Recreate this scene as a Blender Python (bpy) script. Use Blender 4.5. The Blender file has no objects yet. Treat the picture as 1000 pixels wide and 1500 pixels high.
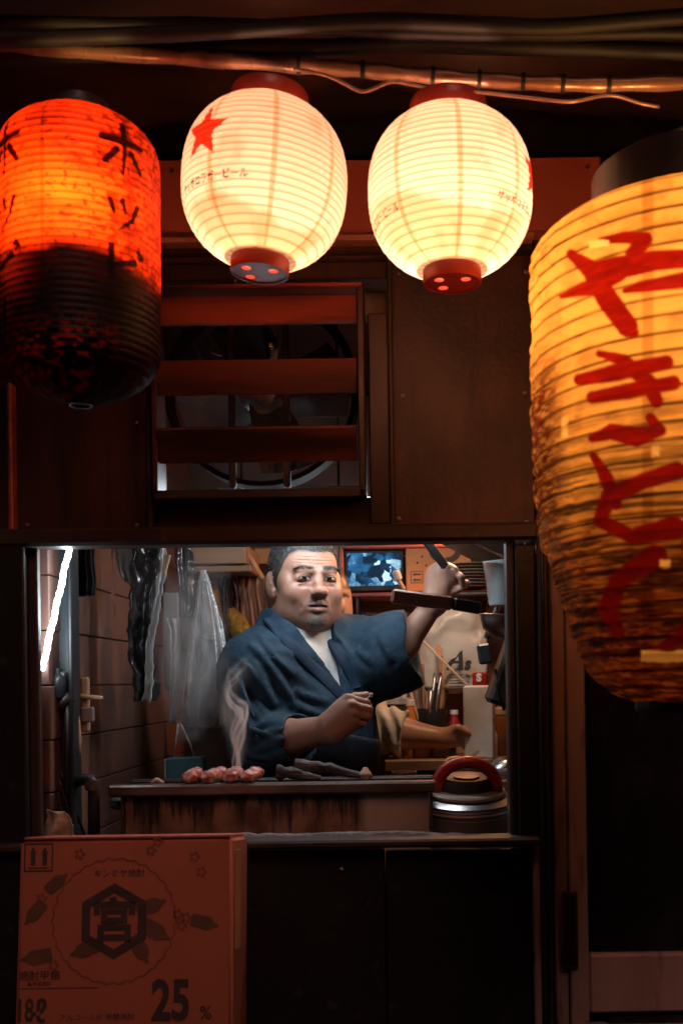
import bpy, bmesh, math, random
import numpy as np
from mathutils import Vector, Matrix
random.seed(7); rng = np.random.default_rng(7)
SC = bpy.context.scene
COL = SC.collection
R = math.radians

# ------------------------------------------------------------------ camera
F, CX, CY, CAMZ, ROLL = 1550.0, 600.0, 1000.0, 1.27, R(0.8)
cam = bpy.data.cameras.new('camera'); camo = bpy.data.objects.new('camera', cam); COL.objects.link(camo)
cam.sensor_fit = 'VERTICAL'; cam.sensor_height = 36.0; cam.sensor_width = 24.0
cam.lens = F / 1500 * 36.0
cam.shift_x = (500 - CX) / 1500; cam.shift_y = (CY - 750) / 1500
camo.matrix_world = Matrix.Translation((0, 0, CAMZ)) @ Matrix.Rotation(R(90), 4, 'X') @ Matrix.Rotation(-ROLL, 4, 'Z')
cam.clip_start = 0.02; cam.clip_end = 500
cam.dof.use_dof = True; cam.dof.focus_distance = 2.45; cam.dof.aperture_fstop = 6.3
SC.camera = camo

# ------------------------------------------------------------------ night sky, added pink fill for street light
wd = bpy.data.worlds.new('World'); SC.world = wd; wd.use_nodes = True
nt = wd.node_tree
sky = nt.nodes.new('ShaderNodeTexSky'); sky.sky_type = 'NISHITA'; sky.sun_disc = False
sky.sun_elevation = R(3); sky.sun_rotation = R(180)
nt.nodes['Background'].inputs['Strength'].default_value = 0.012
nt.links.new(sky.outputs[0], nt.nodes['Background'].inputs[0])
sl = bpy.data.lights.new('street_fill', 'SUN'); sl.energy = 0.48; sl.angle = R(20); sl.color = (1, .5, .4)  # added fill from behind the camera, standing in for street light
so = bpy.data.objects.new('street_fill', sl); COL.objects.link(so); so.rotation_euler = (R(48), 0, R(14)); so.location = (0, -3, 8)

SC.view_settings.view_transform = 'Standard'; SC.view_settings.look = 'None'
SC.view_settings.exposure = 0.0; SC.view_settings.gamma = 1.0; SC.view_settings.use_curve_mapping = False
SC.render.engine = 'CYCLES'
cy = SC.cycles
cy.use_denoising = True
try: cy.denoiser = 'OPENIMAGEDENOISE'
except Exception: pass
cy.max_bounces = 8; cy.diffuse_bounces = 4; cy.glossy_bounces = 3; cy.transmission_bounces = 4; cy.transparent_max_bounces = 12
cy.volume_bounces = 2; cy.caustics_reflective = False; cy.caustics_refractive = False
cy.sample_clamp_indirect = 4.0; cy.volume_step_rate = 1.0

# ------------------------------------------------------------------ helpers
def W(px, py, Y):
    """photograph coordinate at depth Y metres in front of the camera -> world"""
    dx, dy = px - CX, CY - py
    x = dx * math.cos(ROLL) + dy * math.sin(ROLL); y = -dx * math.sin(ROLL) + dy * math.cos(ROLL)
    return np.array((x / F * Y, Y, CAMZ + y / F * Y))
def S(n, Y): return n / F * Y

ORG = {}
def thing(name, label, cat, loc, group=None):
    o = bpy.data.objects.new(name, None); COL.objects.link(o); o.empty_display_size = .05
    o.location = tuple(loc); ORG[o.name] = np.array(loc, float)
    o['label'] = label; o['category'] = cat
    if group: o['group'] = group
    return o
def tag(o, label, cat, group=None, kind=None):
    if label: o['label'] = label
    if cat: o['category'] = cat
    if group: o['group'] = group
    if kind: o['kind'] = kind
    return o
def link(name, me, mat, parent, org, smooth):
    o = bpy.data.objects.new(name, me); COL.objects.link(o)
    if mat is not None: me.materials.append(mat)
    if parent is not None:
        o.parent = parent; o.location = tuple(org - ORG[parent.name])
    else: o.location = tuple(org)
    ORG[o.name] = np.array(org, float)
    if smooth is True: me.shade_smooth()
    elif smooth: 
        me.shade_smooth()
        try: me.set_sharp_from_angle(angle=R(smooth))
        except Exception: pass
    return o
def build(name, verts, faces, mat, parent=None, smooth=False, origin=None):
    v = np.asarray(verts, float).reshape(-1, 3)
    if origin is None:
        if parent is not None: origin = ORG[parent.name]
        else:
            lo, hi = v.min(0), v.max(0); origin = np.array(((lo[0]+hi[0])/2, (lo[1]+hi[1])/2, lo[2]))
    origin = np.array(origin, float)
    me = bpy.data.meshes.new(name)
    if isinstance(faces, np.ndarray):
        n, k = faces.shape
        me.vertices.add(len(v)); me.vertices.foreach_set('co', (v - origin).astype(np.float32).ravel())
        me.loops.add(n*k); me.loops.foreach_set('vertex_index', faces.astype(np.int32).ravel())
        me.polygons.add(n); me.polygons.foreach_set('loop_start', np.arange(0, n*k, k, dtype=np.int32))
        me.update(calc_edges=True)
    else:
        me.from_pydata((v - origin).tolist(), [], faces); me.update()
    me.validate()
    return link(name, me, mat, parent, origin, smooth)
def setcol(o, col, name='tint'):
    c = np.ones((len(o.data.vertices), 4), np.float32); c[:, :3] = col
    a = o.data.color_attributes.new(name, 'FLOAT_COLOR', 'POINT'); a.data.foreach_set('color', c.ravel())

class G:
    """collects simple solids into one mesh (world coordinates)"""
    def __init__(s): s.v = []; s.f = []; s.n = 0
    def add(s, v, f):
        v = np.asarray(v, float); s.v.append(v)
        s.f += [tuple(int(i) + s.n for i in q) for q in f]; s.n += len(v); return s
    def box(s, c, size, rot=None, bev=.003, seg=1):
        bm = bmesh.new(); bmesh.ops.create_cube(bm, size=1)
        bmesh.ops.scale(bm, vec=size, verts=bm.verts)
        b = min(bev, min(size) * .3)
        if b > 1e-5: bmesh.ops.bevel(bm, geom=bm.edges[:] + bm.verts[:], offset=b, segments=seg, affect='EDGES')
        bm.verts.ensure_lookup_table()
        v = np.array([p.co[:] for p in bm.verts]); f = [tuple(x.index for x in q.verts) for q in bm.faces]; bm.free()
        if rot is not None: v = v @ np.array(rot.to_matrix() if hasattr(rot, 'to_matrix') else rot).T
        return s.add(v + np.asarray(c), f)
    def bar(s, a, b, w, h, bev=.002, up=(0, 0, 1)):
        a = np.asarray(a, float); b = np.asarray(b, float); d = b - a; L = np.linalg.norm(d); d = d / L
        u = np.asarray(up, float)
        if abs(d @ u) > .97: u = np.array((0, 1., 0))
        x = np.cross(u, d); x /= np.linalg.norm(x); z = np.cross(d, x)
        return s.box((a+b)/2, (w, L, h), rot=np.stack([x, d, z], 1), bev=bev)
    def tube(s, pts, r, n=10, cap=True, flat=1.0):
        P = np.asarray(pts, float); m = len(P); r = np.broadcast_to(np.asarray(r, float), (m,))
        T = np.gradient(P, axis=0); T /= np.linalg.norm(T, axis=1)[:, None] + 1e-12
        u = np.array((0, 0, 1.)) if abs(T[0][2]) < .9 else np.array((1., 0, 0))
        V = []
        for i in range(m):
            x = np.cross(T[i], u); x /= np.linalg.norm(x) + 1e-12; u = np.cross(x, T[i])
            for k in range(n):
                a = 2*math.pi*k/n; V.append(P[i] + r[i]*(math.cos(a)*x + flat*math.sin(a)*u))
        f = [(i*n+k, i*n+(k+1) % n, (i+1)*n+(k+1) % n, (i+1)*n+k) for i in range(m-1) for k in range(n)]
        if cap: f += [tuple(range(n-1, -1, -1)), tuple((m-1)*n+k for k in range(n))]
        return s.add(V, f)
    def lathe(s, prof, c, n=32, rot=None, cap=True):
        """prof: list of (radius, z)"""
        V = []
        for r, z in prof:
            for k in range(n):
                a = 2*math.pi*k/n; V.append((r*math.cos(a), r*math.sin(a), z))
        m = len(prof)
        f = [(i*n+k, i*n+(k+1) % n, (i+1)*n+(k+1) % n, (i+1)*n+k) for i in range(m-1) for k in range(n)]
        if cap: f += [tuple(range(n-1, -1, -1)), tuple((m-1)*n+k for k in range(n))]
        V = np.array(V)
        if rot is not None: V = V @ np.array(rot).T
        return s.add(V + np.asarray(c), f)
    def make(s, name, mat, parent=None, smooth=False, origin=None):
        return build(name, np.concatenate(s.v), s.f, mat, parent, smooth, origin)
def rotm(ax, deg): return np.array(Matrix.Rotation(R(deg), 3, ax))

def pbox(name, x0, y0, x1, y1, Y, D, mat, parent=None, bev=.003, rot=None):
    """box whose front face at depth Y fills the photograph rectangle, D metres deep"""
    c = W((x0+x1)/2, (y0+y1)/2, Y) + np.array((0, D/2, 0))
    return G().box(c, (S(x1-x0, Y), D, S(y1-y0, Y)), rot=rot, bev=bev).make(name, mat, parent)

def noise(P, seed=0):
    """value noise in [0,1]"""
    P = np.asarray(P, float); i = np.floor(P).astype(np.int64); f = P - i; f = f*f*(3-2*f)
    def h(a): 
        n = (a[..., 0]*73856093 ^ a[..., 1]*19349663 ^ a[..., 2]*83492791) + seed*1013
        n = (n ^ (n >> 13)) * 1274126177 & 0x7fffffff; n = (n ^ (n >> 16)) * 668265263 & 0x7fffffff
        return ((n ^ (n >> 15)) & 0xffff) / 65535.0
    o = 0
    for dx in (0, 1):
        for dy in (0, 1):
            for dz in (0, 1):
                w = (f[..., 0] if dx else 1-f[..., 0])*(f[..., 1] if dy else 1-f[..., 1])*(f[..., 2] if dz else 1-f[..., 2])
                o = o + w*h(i + np.array((dx, dy, dz)))
    return o
def fbm(P, seed=0, n=4):
    o = 0; a = .5; t = 0
    for k in range(n): o = o + a*noise(P*2**k + k*17.3, seed+k); t += a; a *= .5
    return o/t
def sstep(a, b, x): t = np.clip((x-a)/(b-a), 0, 1); return t*t*(3-2*t)

def sheet(name, pts, Ys, mat, parent=None, nu=24, nv=30, amp=.01, folds=4, thick=.002, seed=0, sag=0., crumple=.004):
    """a hanging cloth/plastic sheet between 4 photograph corners (tl,tr,br,bl), rippled, with thickness"""
    c = [W(p[0], p[1], y) for p, y in zip(pts, Ys)]
    u, v = np.meshgrid(np.linspace(0, 1, nu), np.linspace(0, 1, nv))
    u3, v3 = u[..., None], v[..., None]
    P = (c[0]*(1-u3)+c[1]*u3)*(1-v3) + (c[3]*(1-u3)+c[2]*u3)*v3
    ph = seed*1.7
    P[..., 1] += amp*np.sin(u*folds*2*math.pi + ph + 1.5*v)*(0.4+.6*v) + crumple*(fbm(P*40, seed)-.5)*2
    P[..., 0] += amp*.5*np.sin(v*5+ph) + crumple*(fbm(P*30, seed+5)-.5)*2
    P[..., 2] -= sag*np.sin(u*math.pi)*v
    A = P.reshape(-1, 3); B = A + np.array((0, thick, 0)); n = nu*nv
    q = []
    for j in range(nv-1):
        for i in range(nu-1):
            a = j*nu+i; q.append((a, a+nu, a+nu+1, a+1)); q.append((a+n, a+1+n, a+nu+1+n, a+nu+n))
    edge = [i for i in range(nu)] + [j*nu+nu-1 for j in range(1, nv)] + [(nv-1)*nu+i for i in range(nu-2, -1, -1)] + [j*nu for j in range(nv-2, 0, -1)]
    for a, b in zip(edge, edge[1:]+edge[:1]): q.append((a, b, b+n, a+n))
    return build(name, np.concatenate([A, B]), q, mat, parent, smooth=True)

# ---- flat print: font outlines or polygons laid on a plane
def text2d(body, size=1., bold=0., shear=0.):
    c = bpy.data.curves.new('t', 'FONT'); c.body = body; c.size = size; c.align_x = 'CENTER'; c.align_y = 'CENTER'
    c.offset = bold; c.shear = shear; c.resolution_u = 3
    o = bpy.data.objects.new('t', c); COL.objects.link(o)
    dg = bpy.context.evaluated_depsgraph_get(); me = bpy.data.meshes.new_from_object(o.evaluated_get(dg))
    v = np.array([p.co[:2] for p in me.vertices]).reshape(-1, 2); f = [tuple(p.vertices) for p in me.polygons]
    bpy.data.objects.remove(o); bpy.data.curves.remove(c); bpy.data.meshes.remove(me)
    return v, f
def fill2d(loops):
    """filled 2D outline with holes -> verts, faces"""
    c = bpy.data.curves.new('t', 'CURVE'); c.dimensions = '2D'; c.fill_mode = 'BOTH'
    for L in loops:
        s = c.splines.new('POLY'); s.points.add(len(L)-1); s.use_cyclic_u = True
        for p, q in zip(s.points, L): p.co = (q[0], q[1], 0, 1)
    o = bpy.data.objects.new('t', c); COL.objects.link(o)
    dg = bpy.context.evaluated_depsgraph_get(); me = bpy.data.meshes.new_from_object(o.evaluated_get(dg))
    v = np.array([p.co[:2] for p in me.vertices]).reshape(-1, 2); f = [tuple(p.vertices) for p in me.polygons]
    bpy.data.objects.remove(o); bpy.data.curves.remove(c); bpy.data.meshes.remove(me)
    return v, f
class Flat:
    """2D print on a plane facing the camera: origin o, x axis ax, up az; offset off along the normal"""
    def __init__(s, o, ax=(1, 0, 0), az=(0, 0, 1), off=.0012):
        s.o = np.asarray(o, float); s.ax = np.asarray(ax, float); s.az = np.asarray(az, float); s.n = np.cross(s.ax, s.az); s.off = off; s.g = G()
    def add(s, vf, at=(0, 0), sc=1.):
        v, f = vf
        if len(v) == 0: return s
        v = v*sc + np.array(at)
        s.g.add(s.o + v[:, :1]*s.ax + v[:, 1:2]*s.az + s.n*s.off, f); return s
    def text(s, body, at, size, bold=0., shear=0., wide=1.):
        v, f = text2d(body, size, bold, shear)
        if len(v): v = v*np.array((wide, 1))
        return s.add((v, f), at)
    def poly(s, loops): return s.add(fill2d(loops))
    def make(s, name, mat, parent): return s.g.make(name, mat, parent)
def circ(cx, cy_, r, n=24, wob=0, k=0):
    return [(cx+(r+wob*math.cos(k*a))*math.cos(a), cy_+(r+wob*math.cos(k*a))*math.sin(a)) for a in [2*math.pi*i/n for i in range(n)]]
def rect2(x0, y0, x1, y1): return [(x0, y0), (x1, y0), (x1, y1), (x0, y1)]

# ------------------------------------------------------------------ materials
def nodes(name):
    m = bpy.data.materials.new(name); m.use_nodes = True
    t = m.node_tree; return m, t, t.nodes, t.links, t.nodes['Principled BSDF']
def mat(name, c1, c2=None, rough=.6, scale=6., detail=6., lo=.35, hi=.65, bump=.2, bscale=70., bdist=.002, metal=0., stretch=(1, 1, 1), rvar=.15, spec=.5,
        c3=None, s3=18., lo3=.6, hi3=.75, st3=None, coat=0., sub=0.):
    m, t, N, L, P = nodes(name)
    tc = N.new('ShaderNodeTexCoord'); mp = N.new('ShaderNodeMapping'); mp.inputs['Scale'].default_value = stretch
    L.new(tc.outputs['Object'], mp.inputs[0])
    n1 = N.new('ShaderNodeTexNoise'); n1.inputs['Scale'].default_value = scale; n1.inputs['Detail'].default_value = detail; L.new(mp.outputs[0], n1.inputs[0])
    rp = N.new('ShaderNodeMapRange'); rp.inputs[1].default_value = lo; rp.inputs[2].default_value = hi; L.new(n1.outputs[0], rp.inputs[0])
    mx = N.new('ShaderNodeMix'); mx.data_type = 'RGBA'; mx.inputs[6].default_value = (*c1, 1); mx.inputs[7].default_value = (*(c2 or [c*.7 for c in c1]), 1)
    L.new(rp.outputs[0], mx.inputs[0]); col = mx.outputs[2]
    if c3:
        mp3 = N.new('ShaderNodeMapping'); mp3.inputs['Scale'].default_value = st3 or stretch; mp3.inputs['Location'].default_value = (3.1, 1.7, 5.2); L.new(tc.outputs['Object'], mp3.inputs[0])
        n3 = N.new('ShaderNodeTexNoise'); n3.inputs['Scale'].default_value = s3; n3.inputs['Detail'].default_value = 8; L.new(mp3.outputs[0], n3.inputs[0])
        r3 = N.new('ShaderNodeMapRange'); r3.inputs[1].default_value = lo3; r3.inputs[2].default_value = hi3; L.new(n3.outputs[0], r3.inputs[0])
        m3 = N.new('ShaderNodeMix'); m3.data_type = 'RGBA'; m3.inputs[7].default_value = (*c3, 1); L.new(col, m3.inputs[6]); L.new(r3.outputs[0], m3.inputs[0]); col = m3.outputs[2]
    L.new(col, P.inputs['Base Color'])
    rr = N.new('ShaderNodeMapRange'); rr.inputs[3].default_value = max(0.02, rough-rvar); rr.inputs[4].default_value = min(1, rough+rvar); L.new(n1.outputs[0], rr.inputs[0]); L.new(rr.outputs[0], P.inputs['Roughness'])
    P.inputs['Metallic'].default_value = metal; P.inputs['Specular IOR Level'].default_value = spec; P.inputs['Coat Weight'].default_value = coat
    if sub: P.inputs['Subsurface Weight'].default_value = sub; P.inputs['Subsurface Radius'].default_value = (.01, .004, .002); P.inputs['Subsurface Scale'].default_value = 1.
    if bump:
        nb = N.new('ShaderNodeTexNoise'); nb.inputs['Scale'].default_value = bscale; nb.inputs['Detail'].default_value = 5; L.new(mp.outputs[0], nb.inputs[0])
        b = N.new('ShaderNodeBump'); b.inputs['Strength'].default_value = bump; b.inputs['Distance'].default_value = bdist; L.new(nb.outputs[0], b.inputs['Height']); L.new(b.outputs[0], P.inputs['Normal'])
    return m
def emis(name, col, st):
    m, t, N, L, P = nodes(name); P.inputs['Base Color'].default_value = (*col, 1); P.inputs['Emission Color'].default_value = (*col, 1); P.inputs['Emission Strength'].default_value = st; return m
def attrmat(name, rough=.6, bump=.2, bscale=200, sub=0., attr='tint', spec=.5, bdist=.001, sheen=0., varn=.0):
    m, t, N, L, P = nodes(name); a = N.new('ShaderNodeAttribute'); a.attribute_name = attr
    L.new(a.outputs['Color'], P.inputs['Base Color']); P.inputs['Roughness'].default_value = rough; P.inputs['Specular IOR Level'].default_value = spec
    if sub: P.inputs['Subsurface Weight'].default_value = sub; P.inputs['Subsurface Radius'].default_value = (.012, .004, .002); P.inputs['Subsurface Scale'].default_value = .5
    P.inputs['Sheen Weight'].default_value = sheen
    tc = N.new('ShaderNodeTexCoord')
    n = N.new('ShaderNodeTexNoise'); n.inputs['Scale'].default_value = bscale; n.inputs['Detail'].default_value = 4; L.new(tc.outputs['Object'], n.inputs[0])
    b = N.new('ShaderNodeBump'); b.inputs['Strength'].default_value = bump; b.inputs['Distance'].default_value = bdist; L.new(n.outputs[0], b.inputs['Height']); L.new(b.outputs[0], P.inputs['Normal'])
    return m
def papermat(name, trans=.8, rough=.6, emit=None, est=0.):
    """lantern paper: light of the bulb inside passes through it"""
    m, t, N, L, P = nodes(name); N.remove(P); out = N['Material Output']
    a = N.new('ShaderNodeAttribute'); a.attribute_name = 'tint'
    tr = N.new('ShaderNodeBsdfTranslucent'); di = N.new('ShaderNodeBsdfDiffuse'); gl = N.new('ShaderNodeBsdfGlossy'); gl.inputs['Roughness'].default_value = .55; gl.inputs['Color'].default_value = (1, 1, 1, 1)
    m1 = N.new('ShaderNodeMixShader'); m1.inputs[0].default_value = 1-trans; m2 = N.new('ShaderNodeMixShader'); m2.inputs[0].default_value = .025
    L.new(a.outputs[0], tr.inputs[0]); L.new(a.outputs[0], di.inputs[0])
    L.new(tr.outputs[0], m1.inputs[1]); L.new(di.outputs[0], m1.inputs[2]); L.new(m1.outputs[0], m2.inputs[1]); L.new(gl.outputs[0], m2.inputs[2])
    L.new(m2.outputs[0], out.inputs[0]); return m
def clearmat(name, tint=(.85, .9, .92), body=.25, rough=.15):
    m, t, N, L, P = nodes(name); out = N['Material Output']
    P.inputs['Base Color'].default_value = (*tint, 1); P.inputs['Roughness'].default_value = rough; P.inputs['Specular IOR Level'].default_value = .8
    tr = N.new('ShaderNodeBsdfTransparent'); tr.inputs[0].default_value = (.93, .95, .95, 1)
    lw = N.new('ShaderNodeFresnel'); lw.inputs[0].default_value = 1.45
    tc = N.new('ShaderNodeTexCoord'); n = N.new('ShaderNodeTexNoise'); n.inputs['Scale'].default_value = 38; n.inputs['Detail'].default_value = 4; L.new(tc.outputs['Object'], n.inputs[0])
    b = N.new('ShaderNodeBump'); b.inputs['Strength'].default_value = .8; b.inputs['Distance'].default_value = .008; L.new(n.outputs[0], b.inputs['Height']); L.new(b.outputs[0], P.inputs['Normal']); L.new(b.outputs[0], lw.inputs['Normal'])
    ad = N.new('ShaderNodeMath'); ad.operation = 'MULTIPLY_ADD'; ad.inputs[1].default_value = 1.2; ad.inputs[2].default_value = body; ad.use_clamp = True; L.new(lw.outputs[0], ad.inputs[0])
    mx = N.new('ShaderNodeMixShader'); L.new(ad.outputs[0], mx.inputs[0]); L.new(tr.outputs[0], mx.inputs[1]); L.new(P.outputs[0], mx.inputs[2]); L.new(mx.outputs[0], out.inputs[0]); return m

MT = {}
MT['panel'] = mat('grimy_panel', (.075, .025, .017), (.026, .011, .009), .42, 7, bump=.5, bscale=70, c3=(.022, .011, .009), s3=22, st3=(1.6, 1, .16), lo3=.5, hi3=.68, stretch=(1, 1, .5))
MT['panel2'] = mat('plywood_panel', (.085, .031, .022), (.036, .014, .011), .5, 6, bump=.6, bscale=110, c3=(.03, .013, .01), s3=16, st3=(1.5, 1, .2), lo3=.52, hi3=.72)
MT['fascia'] = mat('painted_fascia', (.72, .19, .13), (.6, .15, .1), .4, 4, bump=.12, bscale=60, c3=(.2, .05, .04), s3=5, lo3=.62, hi3=.8)
MT['cream'] = mat('cream_paint', (.7, .33, .22), (.5, .2, .14), .5, 8, bump=.15)
MT['redwood'] = mat('red_painted_wood', (.52, .1, .058), (.3, .055, .034), .42, 6, bump=.3, bscale=80, stretch=(.35, 1, 2), c3=(.06, .02, .014), s3=9, lo3=.46, hi3=.7)
MT['redwood_shaded'] = mat('shaded_red_wood', (.2, .045, .028), (.1, .024, .016), .45, 6, bump=.4, bscale=70, stretch=(.35, 1, 2), c3=(.03, .013, .01), s3=9, lo3=.42, hi3=.66)  # darker copy of the red wood, holding the shade of the lower slats
MT['amber'] = mat('amber_glass', (.26, .09, .025), (.18, .06, .018), .15, 6, bump=0, coat=.4)
MT['darkwood'] = mat('dark_sooty_wood', (.06, .034, .027), (.028, .018, .015), .5, 6, bump=.5, bscale=50, stretch=(1, 1, .6), c3=(.11, .06, .045), s3=22, lo3=.62, hi3=.75)
MT['soot'] = mat('soot_black', (.016, .014, .014), (.007, .006, .006), .45, 7, bump=.5, bscale=50, c3=(.035, .03, .029), s3=24, lo3=.62, hi3=.72)
MT['doorwood'] = mat('faded_pink_door_wood', (.46, .32, .29), (.34, .21, .19), .6, 5, bump=.3, bscale=60, stretch=(2, 1, .3), c3=(.12, .07, .06), s3=9, st3=(3, 1, .7), lo3=.58, hi3=.72)
MT['steel'] = mat('brushed_steel', (.55, .55, .56), (.4, .38, .37), .3, 10, bump=.1, metal=1., stretch=(.3, 1, 3))
MT['steel_dirty'] = mat('greasy_steel', (.34, .3, .28), (.13, .08, .06), .38, 6, bump=.25, metal=.8, c3=(.06, .03, .02), s3=8)
MT['iron'] = mat('black_iron', (.03, .029, .03), (.06, .045, .04), .45, 14, bump=.5, metal=.5)
MT['copper'] = mat('taped_conduit', (.62, .34, .22), (.4, .2, .13), .28, 12, bump=.3, bscale=40, metal=.35, c3=(.12, .06, .04), s3=14)
MT['rubber'] = mat('black_rubber', (.016, .014, .014), (.024, .02, .019), .6, 10, bump=.1)
MT['wood'] = mat('warm_wood', (.4, .22, .12), (.27, .14, .075), .5, 5, bump=.25, stretch=(.4, 1, 3))
MT['palewood'] = mat('pale_wood', (.6, .44, .29), (.47, .32, .2), .55, 9, bump=.2, stretch=(3, 1, .5))
MT['wallplank'] = mat('brown_wall_board', (.23, .115, .085), (.15, .075, .058), .5, 3, bump=.25, bscale=50, stretch=(1, .4, 1), c3=(.08, .05, .042), s3=5, lo3=.55, hi3=.8)
MT['backwall'] = mat('smoky_back_wall', (.2, .12, .09), (.1, .06, .05), .6, 4, bump=.25)
MT['card'] = mat('cardboard', (.5, .3, .17), (.43, .25, .14), .7, 5, bump=.15, bscale=120)
MT['cardorange'] = mat('orange_carton', (.72, .3, .08), (.6, .23, .06), .55, 5, bump=.1)
MT['ink'] = mat('black_ink', (.02, .02, .022), None, .6, 20, bump=0)
MT['inkred'] = mat('red_ink', (.5, .05, .03), None, .6, 20, bump=0)
MT['inkgreen'] = mat('dull_green_ink', (.14, .075, .045), (.2, .08, .05), .6, 20, bump=0)
MT['inkfade'] = mat('faded_dark_print', (.055, .04, .04), (.09, .05, .045), .65, 25, bump=0)
MT['inkfaint'] = mat('faint_red_print', (.34, .09, .055), None, .65, 25, bump=0)
MT['white'] = mat('off_white_plastic', (.78, .77, .74), (.66, .64, .6), .4, 12, bump=.08)
MT['foam'] = mat('white_foam', (.82, .81, .78), (.72, .7, .66), .7, 20, bump=.4, bscale=250)
MT['paper'] = mat('paper_sheet', (.72, .66, .58), (.6, .52, .45), .7, 6, bump=.15)
MT['greypaper'] = mat('grey_board', (.32, .31, .3), (.24, .22, .21), .6, 8, bump=.25)
MT['blackplastic'] = mat('black_plastic_film', (.025, .026, .028), (.04, .04, .043), .22, 8, bump=.7, bscale=18, bdist=.008, spec=.8)
MT['bag'] = clearmat('clear_plastic_bag', (.92, .95, .97), body=.13, rough=.07)
MT['film'] = clearmat('silvery_film', (.85, .88, .9), body=.5, rough=.12)
MT['teal'] = mat('teal_bag', (.1, .3, .36), (.07, .22, .27), .45, 8, bump=.2)
MT['rope'] = mat('white_cord', (.75, .74, .7), None, .7, 30, bump=.2)
MT['brownbag'] = mat('kraft_paper', (.5, .38, .27), (.4, .29, .2), .7, 9, bump=.4, bscale=30, bdist=.006)
MT['brown'] = mat('brown_cloth', (.24, .1, .065), (.14, .06, .045), .7, 9, bump=.5, bscale=60, stretch=(3, 1, .5))
MT['peach'] = mat('peach_cloth', (.55, .27, .17), (.4, .18, .11), .6, 7, bump=.4, bscale=30, stretch=(4, 1, .5))
MT['sponge'] = mat('mustard_sponge', (.5, .27, .04), (.3, .13, .02), .85, 60, lo=.42, hi=.58, bump=.8, bscale=140, bdist=.004)
MT['grey'] = mat('grey_plastic', (.2, .21, .22), (.14, .145, .15), .4, 9, bump=.1)
MT['red'] = mat('red_plastic', (.46, .028, .022), (.36, .02, .018), .33, 9, bump=.05, rvar=.06)
MT['redring'] = mat('red_lantern_ring', (.5, .06, .035), (.38, .04, .025), .4, 9, bump=.08)
MT['juice'] = mat('orange_sauce', (.78, .27, .03), (.68, .2, .02), .15, 5, bump=0, coat=.5)
MT['charcoal'] = mat('charcoal', (.02, .02, .021), (.12, .118, .115), .75, 34, bump=1., bscale=60, bdist=.01, stretch=(.35, 1, 1.4))
MT['ash'] = mat('grey_ash', (.3, .29, .28), (.17, .16, .16), .9, 30, bump=1., bscale=120, bdist=.006)
MT['garlic'] = mat('pale_bulb', (.6, .45, .33), (.5, .34, .24), .5, 20, bump=.2)
MT['fan'] = mat('fan_metal', (.6, .62, .64), (.22, .2, .2), .28, 6, bump=.15, metal=.85)
MT['matte_soot'] = mat('matte_soot', (.02, .018, .018), (.012, .011, .011), .95, 8, bump=.3, spec=.05, rvar=.03)
MT['asphalt'] = mat('asphalt', (.05, .05, .05), (.035, .034, .034), .5, 14, bump=.6, bscale=160)
MT['celadon'] = mat('pale_blue_enamel', (.5, .62, .64), (.42, .54, .56), .25, 6, bump=.04, coat=.3)
MT['stone'] = mat('pale_stone', (.55, .47, .42), (.42, .34, .3), .8, 20, bump=.4)
# ================================================================== THE SETTING
YW = 2.0
g = G(); g.box((0, 40, -.05), (160, 160, .1), bev=0); tag(g.make('ground', MT['asphalt']), None, None, kind='structure')
b_g = G(); b_g.box((-1, -3.4, 2.2), (9, .2, 4.4), bev=.01)
o = b_g.make('wall', MT['darkwood']); tag(o, 'dark timber wall of the house across the alley', 'wall')

st = thing('food_stall', 'narrow sooty yakitori stall front with serving hatch and slatted vent', 'building', (-.2, YW, 0))
def part(name, x0, y0, x1, y1, Y, D, m, parent=st, bev=.003, rot=None): return pbox(name, x0, y0, x1, y1, Y, D, MT[m], parent, bev, rot)
# upper front
part('upper_wall', -260, -420, 1300, 226, 2.03, .06, 'soot')
part('fascia_board', -60, 234, 470, 340, 1.975, .05, 'fascia'); part('fascia_board', 472.5, 231, 880, 338, 1.975, .05, 'fascia')
part('fascia_board', 882, 228, 1250, 336, 1.99, .05, 'panel')
part('ledge', -60, 345, 782, 353, 1.93, .1, 'cream', bev=.002)
part('ledge_trim', -60, 354, 782, 372, 1.96, .06, 'panel')
part('track_header', -60, 374, 569, 384, 1.972, .05, 'panel2'); part('track_board', -60, 385.5, 568, 412, 1.985, .05, 'panel')
part('wall_panel', 572, 374, 781, 783, 1.985, .03, 'panel2'); part('panel_batten', 569, 374, 576, 770, 1.97, .02, 'darkwood')
part('wall_panel', -260, 414, 222, 790, 1.99, .03, 'panel')
part('panel_batten', 214, 590, 222, 786, 1.975, .03, 'darkwood'); part('panel_batten', 14, 560, 21, 1240, 1.965, .03, 'redwood')
part('vent_jamb', 540, 458, 570, 768, 1.97, .05, 'panel'); part('vent_jamb', 222, 414, 234, 770, 1.99, .05, 'panel')
part('vent_apron', 222, 730, 569, 776, 1.99, .05, 'darkwood')
part('lintel', -260, 771, 792, 797, 1.955, .06, 'darkwood', bev=.006)
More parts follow.
